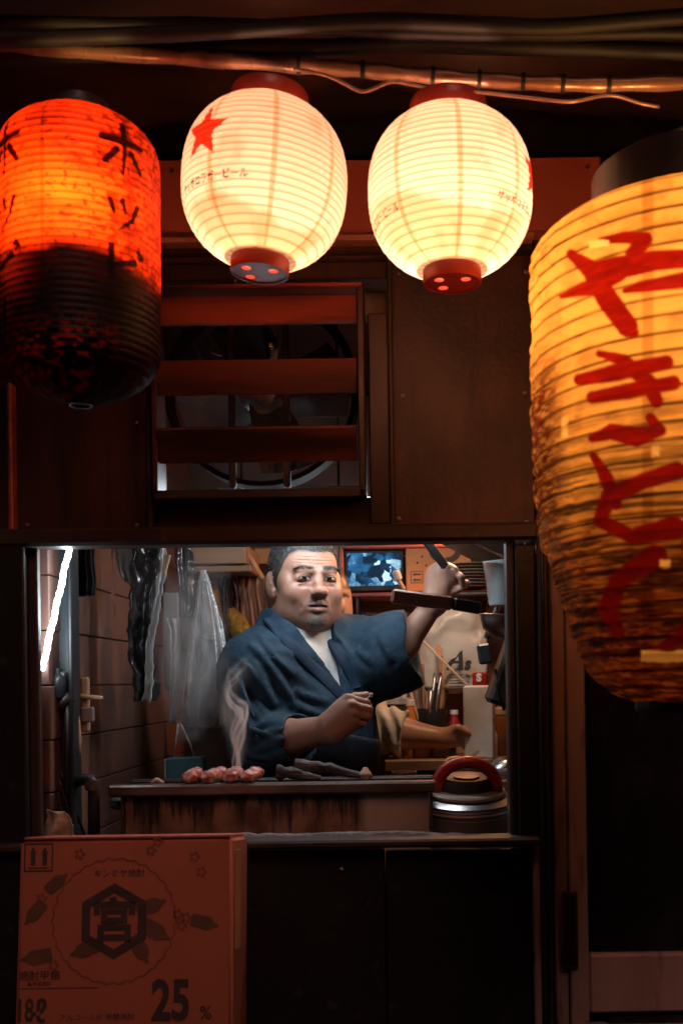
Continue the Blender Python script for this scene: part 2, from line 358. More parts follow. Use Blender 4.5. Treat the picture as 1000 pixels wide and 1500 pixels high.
# slatted vent
vf = part('vent_frame', 226, 414, 530, 420.5, 1.93, .055, 'redwood'); part('frame_side', 524, 416, 534, 726, 1.935, .06, 'panel', vf, .002)
part('frame_side', 221, 416, 229, 726, 1.935, .06, 'panel', vf, .002); part('frame_bottom', 224, 716, 534, 729, 1.935, .06, 'darkwood', vf, .002)
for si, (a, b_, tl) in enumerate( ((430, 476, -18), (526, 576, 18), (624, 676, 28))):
    part('slat', 229, a, 523, b_, 1.94, .012, 'redwood' if si == 0 else 'redwood_shaded', vf, .002, rot=rotm('X', tl))  # lower two slats: shade put in by the darker wood colour
for x in (240, 345, 405, 488):
    G().lathe([(.0035, 0), (.003, .004), (.0012, .006)], W(x, 414, 1.945)+np.array((0, 0, .0)), 8).make('nail', MT['steel_dirty'], vf, smooth=True)
# hatch surround
part('post', -30, 797, 40, 1620, 1.96, .05, 'soot'); part('post_face', 40, 797, 57, 1232, 1.985, .02, 'darkwood')
part('post', 757, 797, 786, 1235, 1.965, .09, 'soot'); part('post_face', 744, 786, 757, 1229, 1.98, .06, 'darkwood', bev=.004)
part('corner_strip', 791, 770, 797, 1500, 1.95, .04, 'iron'); part('corner_strip', 800, 785, 806, 1620, 1.958, .03, 'darkwood')
part('sill', -30, 1233, 792, 1245, 1.935, .07, 'darkwood', bev=.004)
[part('apron_panel', a_, 1246, b_, 1720, 1.975, .03, 'soot') for a_, b_ in ((-30, 356), (357.5, 566), (567.5, 783))]; part('apron_edge', 783, 1236, 794, 1720, 1.955, .03, 'doorwood')
part('apron_base', -60, 1720, 800, 1978, 1.985, .05, 'soot')
for x_, y_ in ((584, 400), (770, 398), (584, 760), (770, 765), (590, 580), (768, 575), (252, 250), (480, 245), (860, 244), (200, 620), (200, 770), (40, 770)):
    G().lathe([(.0045, 0), (.004, .002), (.001, .003)], W(x_, y_, 1.984 if y_ > 300 else 1.974), 9, rot=rotm('X', 90)).make('screw', MT['steel_dirty'], st, smooth=35)
G().lathe([(.004, 0), (.004, .003), (.001, .005)], W(500, 1273, 1.974), 10, rot=rotm('X', 90)).make('bolt', MT['copper'], st, smooth=True)
# kitchen shell
XL, XR, YB, ZC = -.70, .44, 3.42, 2.2
joints = [.0, .5, .8, .95, 1.064, 1.167, 1.274, 1.382, 1.49, 1.62, 1.9, ZC]
for a, b_ in zip(joints, joints[1:]):
    tl = rng.uniform(-.002, .002)
    G().box((XL-.012+tl, (2.06+YB)/2, (a+b_)/2), (.024, YB-2.06, b_-a-.0022), bev=.002).make('wall_board', MT['wallplank'], st)
G().box((XL-.04, (2.06+YB)/2, ZC/2), (.02, YB-2.06, ZC)).make('wall_backing', MT['soot'], st)
G().box((-.1, YB+.03, ZC/2), (1.3, .05, ZC)).make('back_wall', MT['backwall'], st)
G().box((XR+.02, (2.08+YB)/2, ZC/2), (.04, YB-2.08, ZC)).make('side_wall', MT['backwall'], st)
G().box((-.1, (1.98+YB)/2+.05, ZC+.03), (1.3, 1.5, .05)).make('ceiling', MT['soot'], st)
G().box((-.1, 2.75, .006), (1.2, 1.35, .012)).make('floor', MT['steel_dirty'], st)
# sliding door to the right of the hatch
dr = part('door', 812, 700, 832, 1978, 2.0, .04, 'doorwood'); 
part('stile', 834, 700, 861, 1978, 1.99, .035, 'doorwood', dr); part('rail', 862.5, 1395, 1330, 1482, 1.995, .03, 'doorwood', dr, .005)
part('rail', 862.5, 560, 1330, 700, 1.995, .03, 'doorwood', dr, .005); part('rail', 862.5, 1500, 1330, 1530, 2.0, .03, 'doorwood', dr)
m, t, N, L, P = nodes('smoked_glass'); P.inputs['Base Color'].default_value = (.012, .012, .012, 1); P.inputs['Roughness'].default_value = .12
n_ = N.new('ShaderNodeTexNoise'); n_.inputs['Scale'].default_value = 7; rm = N.new('ShaderNodeMapRange'); rm.inputs[1].default_value = .35; rm.inputs[2].default_value = .7; rm.inputs[3].default_value = .06; rm.inputs[4].default_value = .42
L.new(n_.outputs[0], rm.inputs[0]); L.new(rm.outputs[0], P.inputs['Roughness']); MT['glass'] = m
part('pane', 862.5, 701, 1330, 1394, 2.012, .006, 'glass', dr, 0); part('panel', 862.5, 1531, 1330, 1976, 2.01, .01, 'panel', dr, .0)
part('kick_plate', 890, 1484, 1330, 1499, 2.012, .01, 'iron', dr)
hp = part('handle', 824, 1306, 846, 1420, 1.982, .01, 'darkwood', dr, .002); part('finger_pull', 828, 1312, 842, 1414, 1.979, .004, 'soot', hp, .003)
part('door_jamb', 806, 560, 812, 1978, 2.005, .05, 'soot')
G().box((1.08, 2.06, 1.0), (1.6, .04, 4.0)).make('door_backing', MT['soot'], st)

# overhang: bunched tarpaulin, cables, conduit
def ripple_sheet(name, x0, x1, y0, z0, y1, z1, m, amp, seed, label, nu=120, nv=26):
    u, v = np.meshgrid(np.linspace(0, 1, nu), np.linspace(0, 1, nv))
    P = np.stack([x0+(x1-x0)*u, y0+(y1-y0)*v, z0+(z1-z0)*v], -1)
    d = (fbm(np.stack([u*7, v*9+u*1.2, u*0], -1), seed, 4)-.5)
    P[..., 2] += amp*2*d; P[..., 1] += amp*(fbm(np.stack([u*5, v*12, u*0+3], -1), seed+3)-.5)
    A = P.reshape(-1, 3); B = A+np.array((0, 0, .004)); n = nu*nv; q = []
    for j in range(nv-1):
        for i in range(nu-1):
            a = j*nu+i; q += [(a, a+nu, a+nu+1, a+1), (a+n, a+1+n, a+nu+1+n, a+nu+n)]
    for j in range(nv-1): a = j*nu; q.append((a, a+n, a+nu+n, a+nu)); a = j*nu+nu-1; q.append((a, a+nu, a+nu+n, a+n))
    for i in range(nu-1): a = i; q.append((a, a+1, a+1+n, a+n)); a = (nv-1)*nu+i; q.append((a, a+n, a+1+n, a+1))
    return tag(build(name, np.concatenate([A, B]), q, m, smooth=True), label, 'tarpaulin')
MT['tarp'] = mat('brown_tarpaulin', (.09, .05, .04), (.05, .03, .025), .42, 5, bump=.4, bscale=40, spec=.5)
ripple_sheet('tarpaulin', -1.6, 1.5, 1.32, 2.27, 2.02, 2.33, MT['tarp'], .07, 3, 'dark rumpled tarpaulin bunched under the eave above the lanterns')
G().box((-.05, 1.7, 2.5), (3.4, .85, .05), bev=.01).make('eave', MT['darkwood'], st)
def wavy(pts, Y, n=60, jit=2., seed=0):
    pts = np.array(pts, float); tt = np.linspace(0, 1, len(pts)); s = np.linspace(0, 1, n)
    # smooth interpolation (Catmull-Rom through numpy)
    x = np.interp(s, tt, pts[:, 0]); y = np.interp(s, tt, pts[:, 1])
    k = np.ones(5)/5; y = np.convolve(np.pad(y, 2, 'edge'), k, 'valid'); x2 = np.convolve(np.pad(x, 2, 'edge'), k, 'valid'); x2[0], x2[-1] = x[0], x[-1]
    y = y+jit*(noise(np.stack([s*9+seed*5, s*0, s*0], -1), seed)-.5)*2
    return [W(a, b, Y+.01*math.sin(3*c+seed)) for a, b, c in zip(x2, y, s)]
for i, (pts, Y, r, m, lab) in enumerate([
        ([(-80, 62), (250, 50), (560, 30), (800, 42), (1080, 20)], 1.45, .011, 'rubber', 'thick black cable sagging along the eave'),
        ([(-80, 28), (300, 36), (700, 52), (1080, 48)], 1.49, .009, 'rubber', 'black cable running level beneath the tarpaulin'),
        ([(-80, 88), (160, 78), (420, 70), (640, 64), (1080, 78)], 1.52, .012, 'rubber', 'dark cable just above the taped conduit'),
        ([(430, 100), (480, 112), (530, 137), (580, 118), (640, 134)], 1.47, .0024, 'copper', 'thin loose wire looping between the two white lanterns'),
        ([(640, 130), (720, 138), (830, 150), (900, 138), (965, 158)], 1.47, .0024, 'copper', 'thin loose wire drooping past the second white lantern')]):
    tag(G().tube(wavy(pts, Y, seed=i), r, 9).make('cable', MT[m], smooth=True), lab, 'cable')
cp = thing('conduit', 'taped reddish conduit pipe carrying the row of lanterns', 'pipe', W(700, 108, 1.52))
cl = wavy([(-80, 66), (180, 80), (440, 97), (560, 106), (760, 122), (900, 124), (1120, 118)], 1.52, 90, 1.2, 3)
G().tube(cl, 0.0102+.0011*np.sin(np.arange(90)*.9), 14).make('pipe', MT['copper'], cp, smooth=True)
for i in (30, 41, 50, 55, 60, 66, 73, 81):
    d = np.array(cl[i+1])-np.array(cl[i]); d /= np.linalg.norm(d)
    G().tube([np.array(cl[i])-d*.003, np.array(cl[i])+d*.003], .0128, 14).make('band', MT['rubber'], cp, smooth=40)

# ================================================================== LANTERNS
def stroke_mask(px, py, strokes, soft=1.2):
    d = np.full(px.shape, 1e9)
    for s in strokes:
        for (x0, y0, r0), (x1, y1, r1) in zip(s, s[1:]):
            ax, ay = x1-x0, y1-y0; t = np.clip(((px-x0)*ax+(py-y0)*ay)/(ax*ax+ay*ay+1e-9), 0, 1)
            d = np.minimum(d, np.hypot(px-x0-t*ax, py-y0-t*ay)-(r0+(r1-r0)*t))
    return 1-sstep(-soft, soft, d)
def poly_mask(px, py, poly):
    ins = np.zeros(px.shape, bool); n = len(poly)
    for i in range(n):
        x0, y0 = poly[i]; x1, y1 = poly[(i+1) % n]
        c = ((y0 > py) != (y1 > py)) & (px < (x1-x0)*(py-y0)/(y1-y0+1e-12)+x0); ins ^= c
    return ins.astype(float)
def tri_mask(px, py, vf):
    v, f = vf; o = np.zeros(px.shape, bool)
    near = (px > v[:, 0].min()) & (px < v[:, 0].max()) & (py > v[:, 1].min()) & (py < v[:, 1].max())
    ii = np.nonzero(near); X, Y_ = px[ii], py[ii]; acc = np.zeros(X.shape, bool)
    for q in f:
        for k in range(1, len(q)-1):
            a, b_, c = v[q[0]], v[q[k]], v[q[k+1]]
            d1 = (X-b_[0])*(a[1]-b_[1])-(a[0]-b_[0])*(Y_-b_[1]); d2 = (X-c[0])*(b_[1]-c[1])-(b_[0]-c[0])*(Y_-c[1]); d3 = (X-a[0])*(c[1]-a[1])-(c[0]-a[0])*(Y_-a[1])
            acc |= ~(((d1 < 0) | (d2 < 0) | (d3 < 0)) & ((d1 > 0) | (d2 > 0) | (d3 > 0)))
    o[ii] = acc; return o.astype(float)

def lantern(name, label, cpx, cpy, Y, prof, nrib, bulge, tintfn, mname, tilt=0, NV=260, NF=330, sag=0., trans=.8, deform=None):
    """prof: list of (radius px, y px below centre) from top to bottom"""
    C = W(cpx, cpy, Y); t = thing(name, label, 'lantern', C)
    tw = np.array((0, 0, CAMZ))-C; tw[2] = 0; tw /= np.linalg.norm(tw); rt = np.array((-tw[1], tw[0], 0)); up = np.array((0, 0, 1.))
    th = np.concatenate([np.linspace(-1.95, 1.95, NF), np.linspace(1.95, 2*math.pi-1.95, 70)[1:-1]])
    pr = np.array(prof, float); yv = np.linspace(pr[0, 1], pr[-1, 1], NV)
    rv = np.interp(yv, pr[:, 1], pr[:, 0]); k = np.ones(9)/9; rv = np.convolve(np.pad(rv, 4, 'edge'), k, 'valid')
    TH, YV = np.meshgrid(th, yv); RV = np.repeat(rv[:, None], len(th), 1)
    ph = (YV-yv[0])/(yv[-1]-yv[0])*nrib
    jit = .0
    RV = RV + bulge*np.abs(np.sin(math.pi*ph))**.7 - bulge*.5
    if deform: RV, YV2 = deform(TH, YV, RV, ph)
    else: YV2 = YV
    sx, sy = RV*np.sin(TH), YV2
    s = S(1, Y); ct, sn = math.cos(R(tilt)), math.sin(R(tilt))
    def xf(a, b_, c): # a along right, b toward camera, c down (px)
        a2 = a*ct - c*sn; c2 = a*sn + c*ct
        return C + s*(a2[..., None]*rt + b_[..., None]*tw - c2[..., None]*up)
    V = xf(sx, RV*np.cos(TH), YV2); n = len(th)
    gx, gz = V[..., 0]/V[..., 1]*F, (V[..., 2]-CAMZ)/V[..., 1]*F
    tint = tintfn(TH, YV, CX+gx*math.cos(ROLL)-gz*math.sin(ROLL), CY-(gx*math.sin(ROLL)+gz*math.cos(ROLL)), np.abs(((ph+.5) % 1)-.5), RV*TH); V = V.reshape(-1, 3)
    i, j = np.meshgrid(np.arange(n), np.arange(NV-1)); a = (j*n+i).ravel(); b_ = (j*n+(i+1) % n).ravel()
    f = np.stack([a, a+n, b_+n, b_], 1)
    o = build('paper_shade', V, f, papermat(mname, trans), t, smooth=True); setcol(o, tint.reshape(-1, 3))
    def at(a, b_, c): return xf(np.array(a, float), np.array(b_, float), np.array(c, float))
    return t, at, s, np.stack([rt*ct+(-up)*sn, -tw, -(rt*-sn+(-up)*ct)], 1)
def bulb(t, loc, power, col, r=.03):
    l = bpy.data.lights.new('bulb', 'POINT'); l.energy = power; l.color = col; l.shadow_soft_size = r
    o = bpy.data.objects.new('bulb', l); COL.objects.link(o); o.parent = t; o.location = tuple(loc-ORG[t.name]); return o
WARM = (1, .49, .29)

def star(cx, cy_, r, rot=0, inner=.42):
    return [(cx+(r if i % 2 == 0 else r*inner)*math.sin(R(rot+36*i)), cy_-(r if i % 2 == 0 else r*inner)*math.cos(R(rot+36*i))) for i in range(10)]
def beer_tint(stars, texts, dirt_seed):
    def fn(TH, YV, PX, PY, rib, U):
        c = np.ones(TH.shape+(3,))*np.array((.84, .79, .69))
        c *= (1-.5*(1-sstep(.02, .16, rib)))[..., None]**np.array((.5, 1., 1.5))
        seam = np.abs(((TH-.12)/(math.pi/4)+.5) % 1-.5)*(math.pi/4)*118
        c *= (1-.36*(1-sstep(2.5, 5, seam)))[..., None]**np.array((.6, 1, 1.6))
        n = fbm(np.stack([TH*3, YV*.02, TH*0], -1), dirt_seed); c *= (1-.25*sstep(.5, .75, n))[..., None]**np.array((.5, 1, 1.4))
        sn_ = fbm(np.stack([TH*2.2, TH*0, TH*0], -1), dirt_seed+5); stn = sstep(-6, 8, YV-(52 if dirt_seed > 500 else 74)-34*(sn_-.5)-18*np.sin(TH*2.1+.6))*sstep(1.5, 1.0, np.abs(TH)); c *= (1-.38*stn)[..., None]**np.array((.7, 1, 1.5))
        red = np.zeros(TH.shape)
        for (th0, y0, r) in stars: red = np.maximum(red, poly_mask((TH-th0)*118, YV, star(0, y0, r, 4)))
        for (th0, y0, sz) in texts:
            v, f = text2d('サッポロラガービール', sz, 0.03*sz); v = v*np.array((1, -1))
            m_ = tri_mask((TH-th0)*118, YV-y0, (v, f)); c = c*(1-.86*m_[..., None])
        return c*(1-red[..., None]) + red[..., None]*np.array((.55, .035, .012))
    return fn
def beer_prof(Rm, a, t0, b0):
    out = []
    for s in np.linspace(-1, 1, 80):
        r = Rm*(1-abs(s)**2.5)**.5
        if (s < 0 and r >= t0) or (s >= 0 and r >= b0): out.append((r, s*a))
    return out
def ring(t, at, s, M_, name, r, y0, y1, holes, m='redring', h=None):
    """moulded ring; holes>0: plate with vent holes across its lower end"""
    rp = []; n = 40
    C0 = at(0, 0, y0)
    prof = [(r*s, 0), (r*s*1.02, -.002), (r*s*1.02, -(y1-y0)*s+.003), (r*s, -(y1-y0)*s), (r*s*.93, -(y1-y0)*s), (r*s*.93, 0)]
    o = G().lathe(prof+[prof[0]], C0, n, rot=M_, cap=False).make(name, MT[m], t, smooth=35)
    if holes:
        hs = [circ(.55*r*s*math.cos(a), .55*r*s*math.sin(a), .17*r*s, 16) for a in (-.55, 2.2, 3.75)]
        v, f = fill2d([circ(0, 0, r*s*.94, 40)]+hs)
        V = np.stack([v[:, 0], v[:, 1], v[:, 0]*0], 1) @ M_.T + at(0, 0, y1-1.5)
        build('vent_plate', V, f, MT[m], o)
    return o
for (cx, cy_, tilt, Y, lab, stars, texts, pw, nh) in [
        (388, 271, 4.2, 1.50, 'round cream paper lantern with red star and lettering below it', [(-.8, -26, 43)], [(-.72, 40, 13)], 1.6, 3),
        (659, 285, -.6, 1.50, 'round cream paper lantern with red star half turned away at its edge', [(1.4, -12, 43), (-1.75, -12, 43)], [(1.15, 46, 13), (-1.25, 52, 13)], 2.25, 3)]:
    t, at, s, M_ = lantern('paper_lantern', lab, cx, cy_, Y, beer_prof(119, 121, 50, 42), 24, 2.0, beer_tint(stars, texts, int(cx)), 'cream_lantern_paper', tilt)
    ring(t, at, s, M_, 'bottom_ring', 42, 110, 131, nh); ring(t, at, s, M_, 'top_ring', 55, -134, -111, 0)
    G().tube([at(-48, 0, -126), at(-25, 0, -152), at(0, 0, -160), at(25, 0, -152), at(48, 0, -126)], .0018, 8).make('hanger', MT['iron'], t, smooth=True)
    bulb(t, at(0, 0, 42), pw, WARM, .028)

# red vertical lantern, shade painted into its lower half
HO = [[(-.45, .16), (.45, .2)], [(0, .5), (.02, 0), (-.02, -.46), (-.12, -.38)], [(-.16, -.02), (-.4, -.3)], [(.17, 0), (.42, -.3)]]
TU = [[(-.36, .2), (-.26, -.05)], [(-.04, .26), (.04, .02)], [(.38, .22), (.24, -.12), (-.12, -.42)]]
PI_ = [[(-.3, .4), (-.3, -.2), (-.2, -.36), (.36, -.34)], [(.28, .18), (-.28, 0)], [(.4, .42), (.5, .34), (.42, .26), (.34, .34), (.4, .42)]]
BA = [[(0, .42), (0, -.42)]]
def hoppy_tint(TH, YV, PX, PY, rib, U):
    c = np.ones(TH.shape+(3,))*np.array((.78, .034, .003))
    c *= (1-.6*(1-sstep(.03, .2, rib)))[..., None]
    P3 = np.stack([TH*3.5, YV*.03, TH*0], -1)
    sp = fbm(np.stack([U*.16, YV*.22, TH*0], -1), 4); dens = sstep(-.1, .75, TH)*.22 + .04*sstep(60, 110, YV)
    c *= (1-.7*sstep(.66-dens, .70-dens, sp))[..., None]
    c *= (1-.5*sstep(.45, .7, fbm(P3, 9)))[..., None]
    seam = np.abs((TH/(math.pi/3)+.42+.5) % 1-.5)*(math.pi/3)*117
    c *= (1-.4*(1-sstep(1.5, 3.5, seam)))[..., None]
    soot = sstep(-12, 16, YV-10-14*(fbm(np.stack([TH*4, TH*0, TH*0], -1), 2)-.5) - 22*sstep(.2, .9, TH))  # not dirt: shade of the lower half painted into the paper tint
    leak = sstep(.5, .58, fbm(np.stack([U*.12, YV*.2, TH*0+7], -1), 6))*sstep(95, 150, YV)*(1-sstep(.25, .7, TH))*.5  # glow near the bottom, painted as gaps in that shade
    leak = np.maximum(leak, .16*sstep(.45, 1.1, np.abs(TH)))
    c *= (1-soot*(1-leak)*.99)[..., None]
    ink = np.zeros(TH.shape)
    for k in range(4):
        th0 = -1.06+k*1.6
        for gl, y0, sz in ((HO, -128, 72), (TU, -42, 60), (PI_, 35, 66), (BA, 105, 60)):
            st_ = [[(x*sz, -y*sz, sz*.062*(1.25-.35*i)) for i, (x, y) in enumerate(q)] for q in gl]
            a = ((TH-th0+math.pi) % (2*math.pi))-math.pi
            ink = np.maximum(ink, stroke_mask(a*117, YV-y0, st_))
    return np.clip(c*(1-.97*ink[..., None]), 0, 1)
def tallprof(Rm, top, bot, ct, cb, pw=2.6):
    o = []
    for y in np.linspace(-top, bot, 90):
        d = 0 if -ct < y < cb else ((-ct-y)/(top-ct) if y < 0 else (y-cb)/(bot-cb)); o.append((Rm*max(.0, 1-(.62 if y < 0 else .86)*d**pw), y))
    return o
t, at, s, M_ = lantern('red_lantern', 'long red paper lantern with black characters and shade painted into its lower half', 118, 388, 1.42, tallprof(114, 216, 206, 130, 110, 3.2), 42, 1.6, hoppy_tint, 'red_lantern_paper', .6, NV=330)
ring(t, at, s, M_, 'top_ring', 42, -234, -212, 0, 'iron'); ring(t, at, s, M_, 'bottom_ring', 16, 203, 207, 0, 'soot')
G().tube([at(-38, 0, -228), at(-18, 0, -250), at(0, 0, -256), at(18, 0, -250), at(38, 0, -228)], .0018, 8).make('hanger', MT['iron'], t, smooth=True)
bulb(t, at(-14, 66, -52), 2.7, (1, .6, .2), .025)
G().lathe([(.001, 0), (.085, 0), (.085, .003), (.001, .003)], at(0, 0, 28), 32).make('light_blocker', MT['iron'], t)  # unseen disc added to keep bulb light off the lower half

# big torn yakitori lantern
YAK = [[(836, 372, 7), (868, 398, 15), (905, 392, 17), (960, 382, 15), (1010, 378, 14), (1040, 398, 13), (1005, 410, 13), (940, 420, 9), (915, 426, 4)],
       [(862, 392, 13), (890, 440, 17), (918, 478, 16), (926, 486, 9)], [(822, 434, 4), (868, 420, 13), (905, 400, 14)], [(880, 352, 5), (915, 348, 9), (945, 350, 11), (928, 372, 13)],
       [(848, 556, 9), (905, 545, 13), (975, 531, 11)], [(868, 582, 9), (920, 573, 12), (985, 561, 11)], [(878, 518, 5), (912, 528, 10), (950, 562, 13), (962, 588, 10)], [(868, 642, 7), (895, 632, 12), (930, 640, 15), (965, 630, 9), (952, 612, 8)],
       [(868, 668, 6), (888, 702, 11), (902, 738, 9)], [(990, 690, 14), (942, 704, 12), (892, 728, 13), (878, 762, 10), (925, 786, 11), (985, 774, 18)],
       [(958, 815, 18), (936, 830, 16), (905, 850, 13), (890, 890, 15), (905, 925, 10)], [(1010, 800, 12), (1030, 860, 13), (1000, 930, 10), (950, 960, 6)]]
def yaki_tint(TH, YV, PX, PY, rib, U):
    c = np.ones(TH.shape+(3,))*np.array((.86, .49, .15))
    wire = (1-sstep(.04, .15, rib))*(.6+.4*noise(np.stack([TH*9, YV*.02, TH*0], -1), 3))
    c *= (1-.93*wire)[..., None]
    n1 = fbm(np.stack([U*.03, YV*.035, TH*0], -1), 5); n2 = fbm(np.stack([U*.06, YV*.25, TH*0], -1), 8)
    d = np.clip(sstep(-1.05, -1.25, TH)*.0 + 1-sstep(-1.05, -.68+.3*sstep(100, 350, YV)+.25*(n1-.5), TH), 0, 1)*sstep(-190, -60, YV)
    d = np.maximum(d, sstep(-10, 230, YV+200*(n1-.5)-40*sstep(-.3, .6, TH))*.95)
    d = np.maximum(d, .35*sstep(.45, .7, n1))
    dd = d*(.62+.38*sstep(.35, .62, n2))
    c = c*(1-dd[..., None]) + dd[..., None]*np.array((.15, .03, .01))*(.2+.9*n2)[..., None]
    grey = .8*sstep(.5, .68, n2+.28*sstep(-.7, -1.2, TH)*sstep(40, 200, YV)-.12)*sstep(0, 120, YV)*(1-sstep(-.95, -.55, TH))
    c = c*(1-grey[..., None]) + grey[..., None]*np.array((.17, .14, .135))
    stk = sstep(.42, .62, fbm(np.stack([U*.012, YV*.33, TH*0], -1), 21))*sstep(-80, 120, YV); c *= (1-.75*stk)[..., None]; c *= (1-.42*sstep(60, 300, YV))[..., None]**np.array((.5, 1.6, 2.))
    seam = np.abs(PX-948-.0*YV); c *= (1-.38*(1-sstep(6, 11, seam)))[..., None]**np.array((.7, 1, 1.2))
    ink = stroke_mask(PX+5*(n1-.5), PY+2.5*(n2-.5), YAK, 2.0)*(np.cos(TH) > 0)
    c = c*(1-ink[..., None]) + ink[..., None]*np.array((.26, .008, .003))*(.55+.8*n2)[..., None]*(1-.45*dd[..., None])
    lt = np.zeros(TH.shape)
    for (x0, y0, x1, y1) in ((864, 353, 890, 360), (954, 655, 963, 666), (967, 821, 979, 829), (940, 955, 1000, 969), (824, 612, 830, 638)):
        lt = np.maximum(lt, sstep(3, 0, np.maximum(np.abs(PX+4*(n1-.5)-(x0+x1)/2)-(x1-x0)/2, np.abs(PY+8*(n2-.5)-(y0+y1)/2)-(y1-y0)/2)))
    lt *= (np.cos(TH) > 0)
    return np.clip(c*(1-lt[..., None])+lt[..., None]*np.array((.92, .64, .28)), 0, 1)
def yaki_def(TH, YV, RV, ph):
    n = fbm(np.stack([np.sin(TH)*2.5, np.cos(TH)*2.5, YV*.012], -1), 12); n2 = fbm(np.stack([np.sin(TH)*9, np.cos(TH)*9, YV*.05], -1), 13)
    RV = RV*(1+.07*(n-.5)) + 17*(n2-.5)*sstep(.2, -1, np.sin(TH)+.2)
    return RV, YV+5*(n-.5)+7*(n2-.5)*sstep(0, -.9, np.sin(TH))
yp = [(120, -324), (168, -320), (204, -310), (222, -294), (229, -268), (231, -190), (229, -60), (226, 60), (221, 125), (203, 180), (183, 240), (168, 290), (150, 330), (120, 355), (80, 372)]
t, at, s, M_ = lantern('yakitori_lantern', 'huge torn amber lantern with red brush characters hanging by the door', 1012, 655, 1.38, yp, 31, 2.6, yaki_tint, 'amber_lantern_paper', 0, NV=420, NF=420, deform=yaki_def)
ring(t, at, s, M_, 'top_ring', 137, -398, -320, 0, 'iron'); ring(t, at, s, M_, 'bottom_ring', 84, 368, 386, 0, 'iron')
G().tube([at(-130, 0, -392), at(-70, 0, -450), at(0, 0, -470), at(70, 0, -450), at(130, 0, -392)], .003, 8).make('hanger', MT['iron'], t, smooth=True)
bulb(t, at(-20, 0, -190), 4.6, (1, .48, .15), .035)
# ------------------------------------------------------------------ kitchen lamps (hidden behind the lintel / above the hatch)
lf = thing('ceiling_light', 'white strip light fixture above the grill, seen through the vent slats', 'light', W(430, 722, 2.26))
G().box(W(490, 724, 2.40), (.52, .07, .026), bev=.004).make('housing', MT['white'], lf)
a = W(330, 740, 2.40); b = W(650, 740, 2.40); a[2] = b[2] = W(425, 740, 2.4)[2]
G().tube([a, (a+b)/2, b], .011, 12).make('tube', emis('cool_tube', (.84, .93, 1.0), 58.0), lf, smooth=40)
for x in (a, b): G().box(x, (.02, .03, .045), bev=.003).make('socket', MT['white'], lf)
for z0 in (-.11, .11):
    G().tube([W(425, 724, 2.4)+np.array((z0, 0, .015)), np.array((W(425, 724, 2.4)[0]+z0, 2.4, ZC+.01))], .003, 8).make('hanger', MT['iron'], lf, smooth=True)
for (px_, py_, pz_, pw_, pc_, lab) in ((.2, 3.2, 1.80, 12, (1, .36, .11), 'warm bulb in a dark enamel shade by the back shelf'), (.17, 2.66, 1.72, 6.5, (1, .6, .36), 'bulb in a dark enamel shade over the pot and counter')):
    wl = thing('pendant_lamp', lab, 'light', (px_, py_, pz_))
    G().lathe([(.015, .11), (.03, .09), (.08, .0), (.083, .0), (.033, .094), (.018, .115)], (px_, py_, pz_), 24, cap=False).make('shade', MT['iron'], wl, smooth=40)
    G().tube([(px_, py_, pz_+.1), (px_, py_, ZC+.01)], .003, 8).make('flex', MT['rubber'], wl)
    bulb(wl, np.array((px_, py_, pz_+.02)), pw_, pc_, .03)
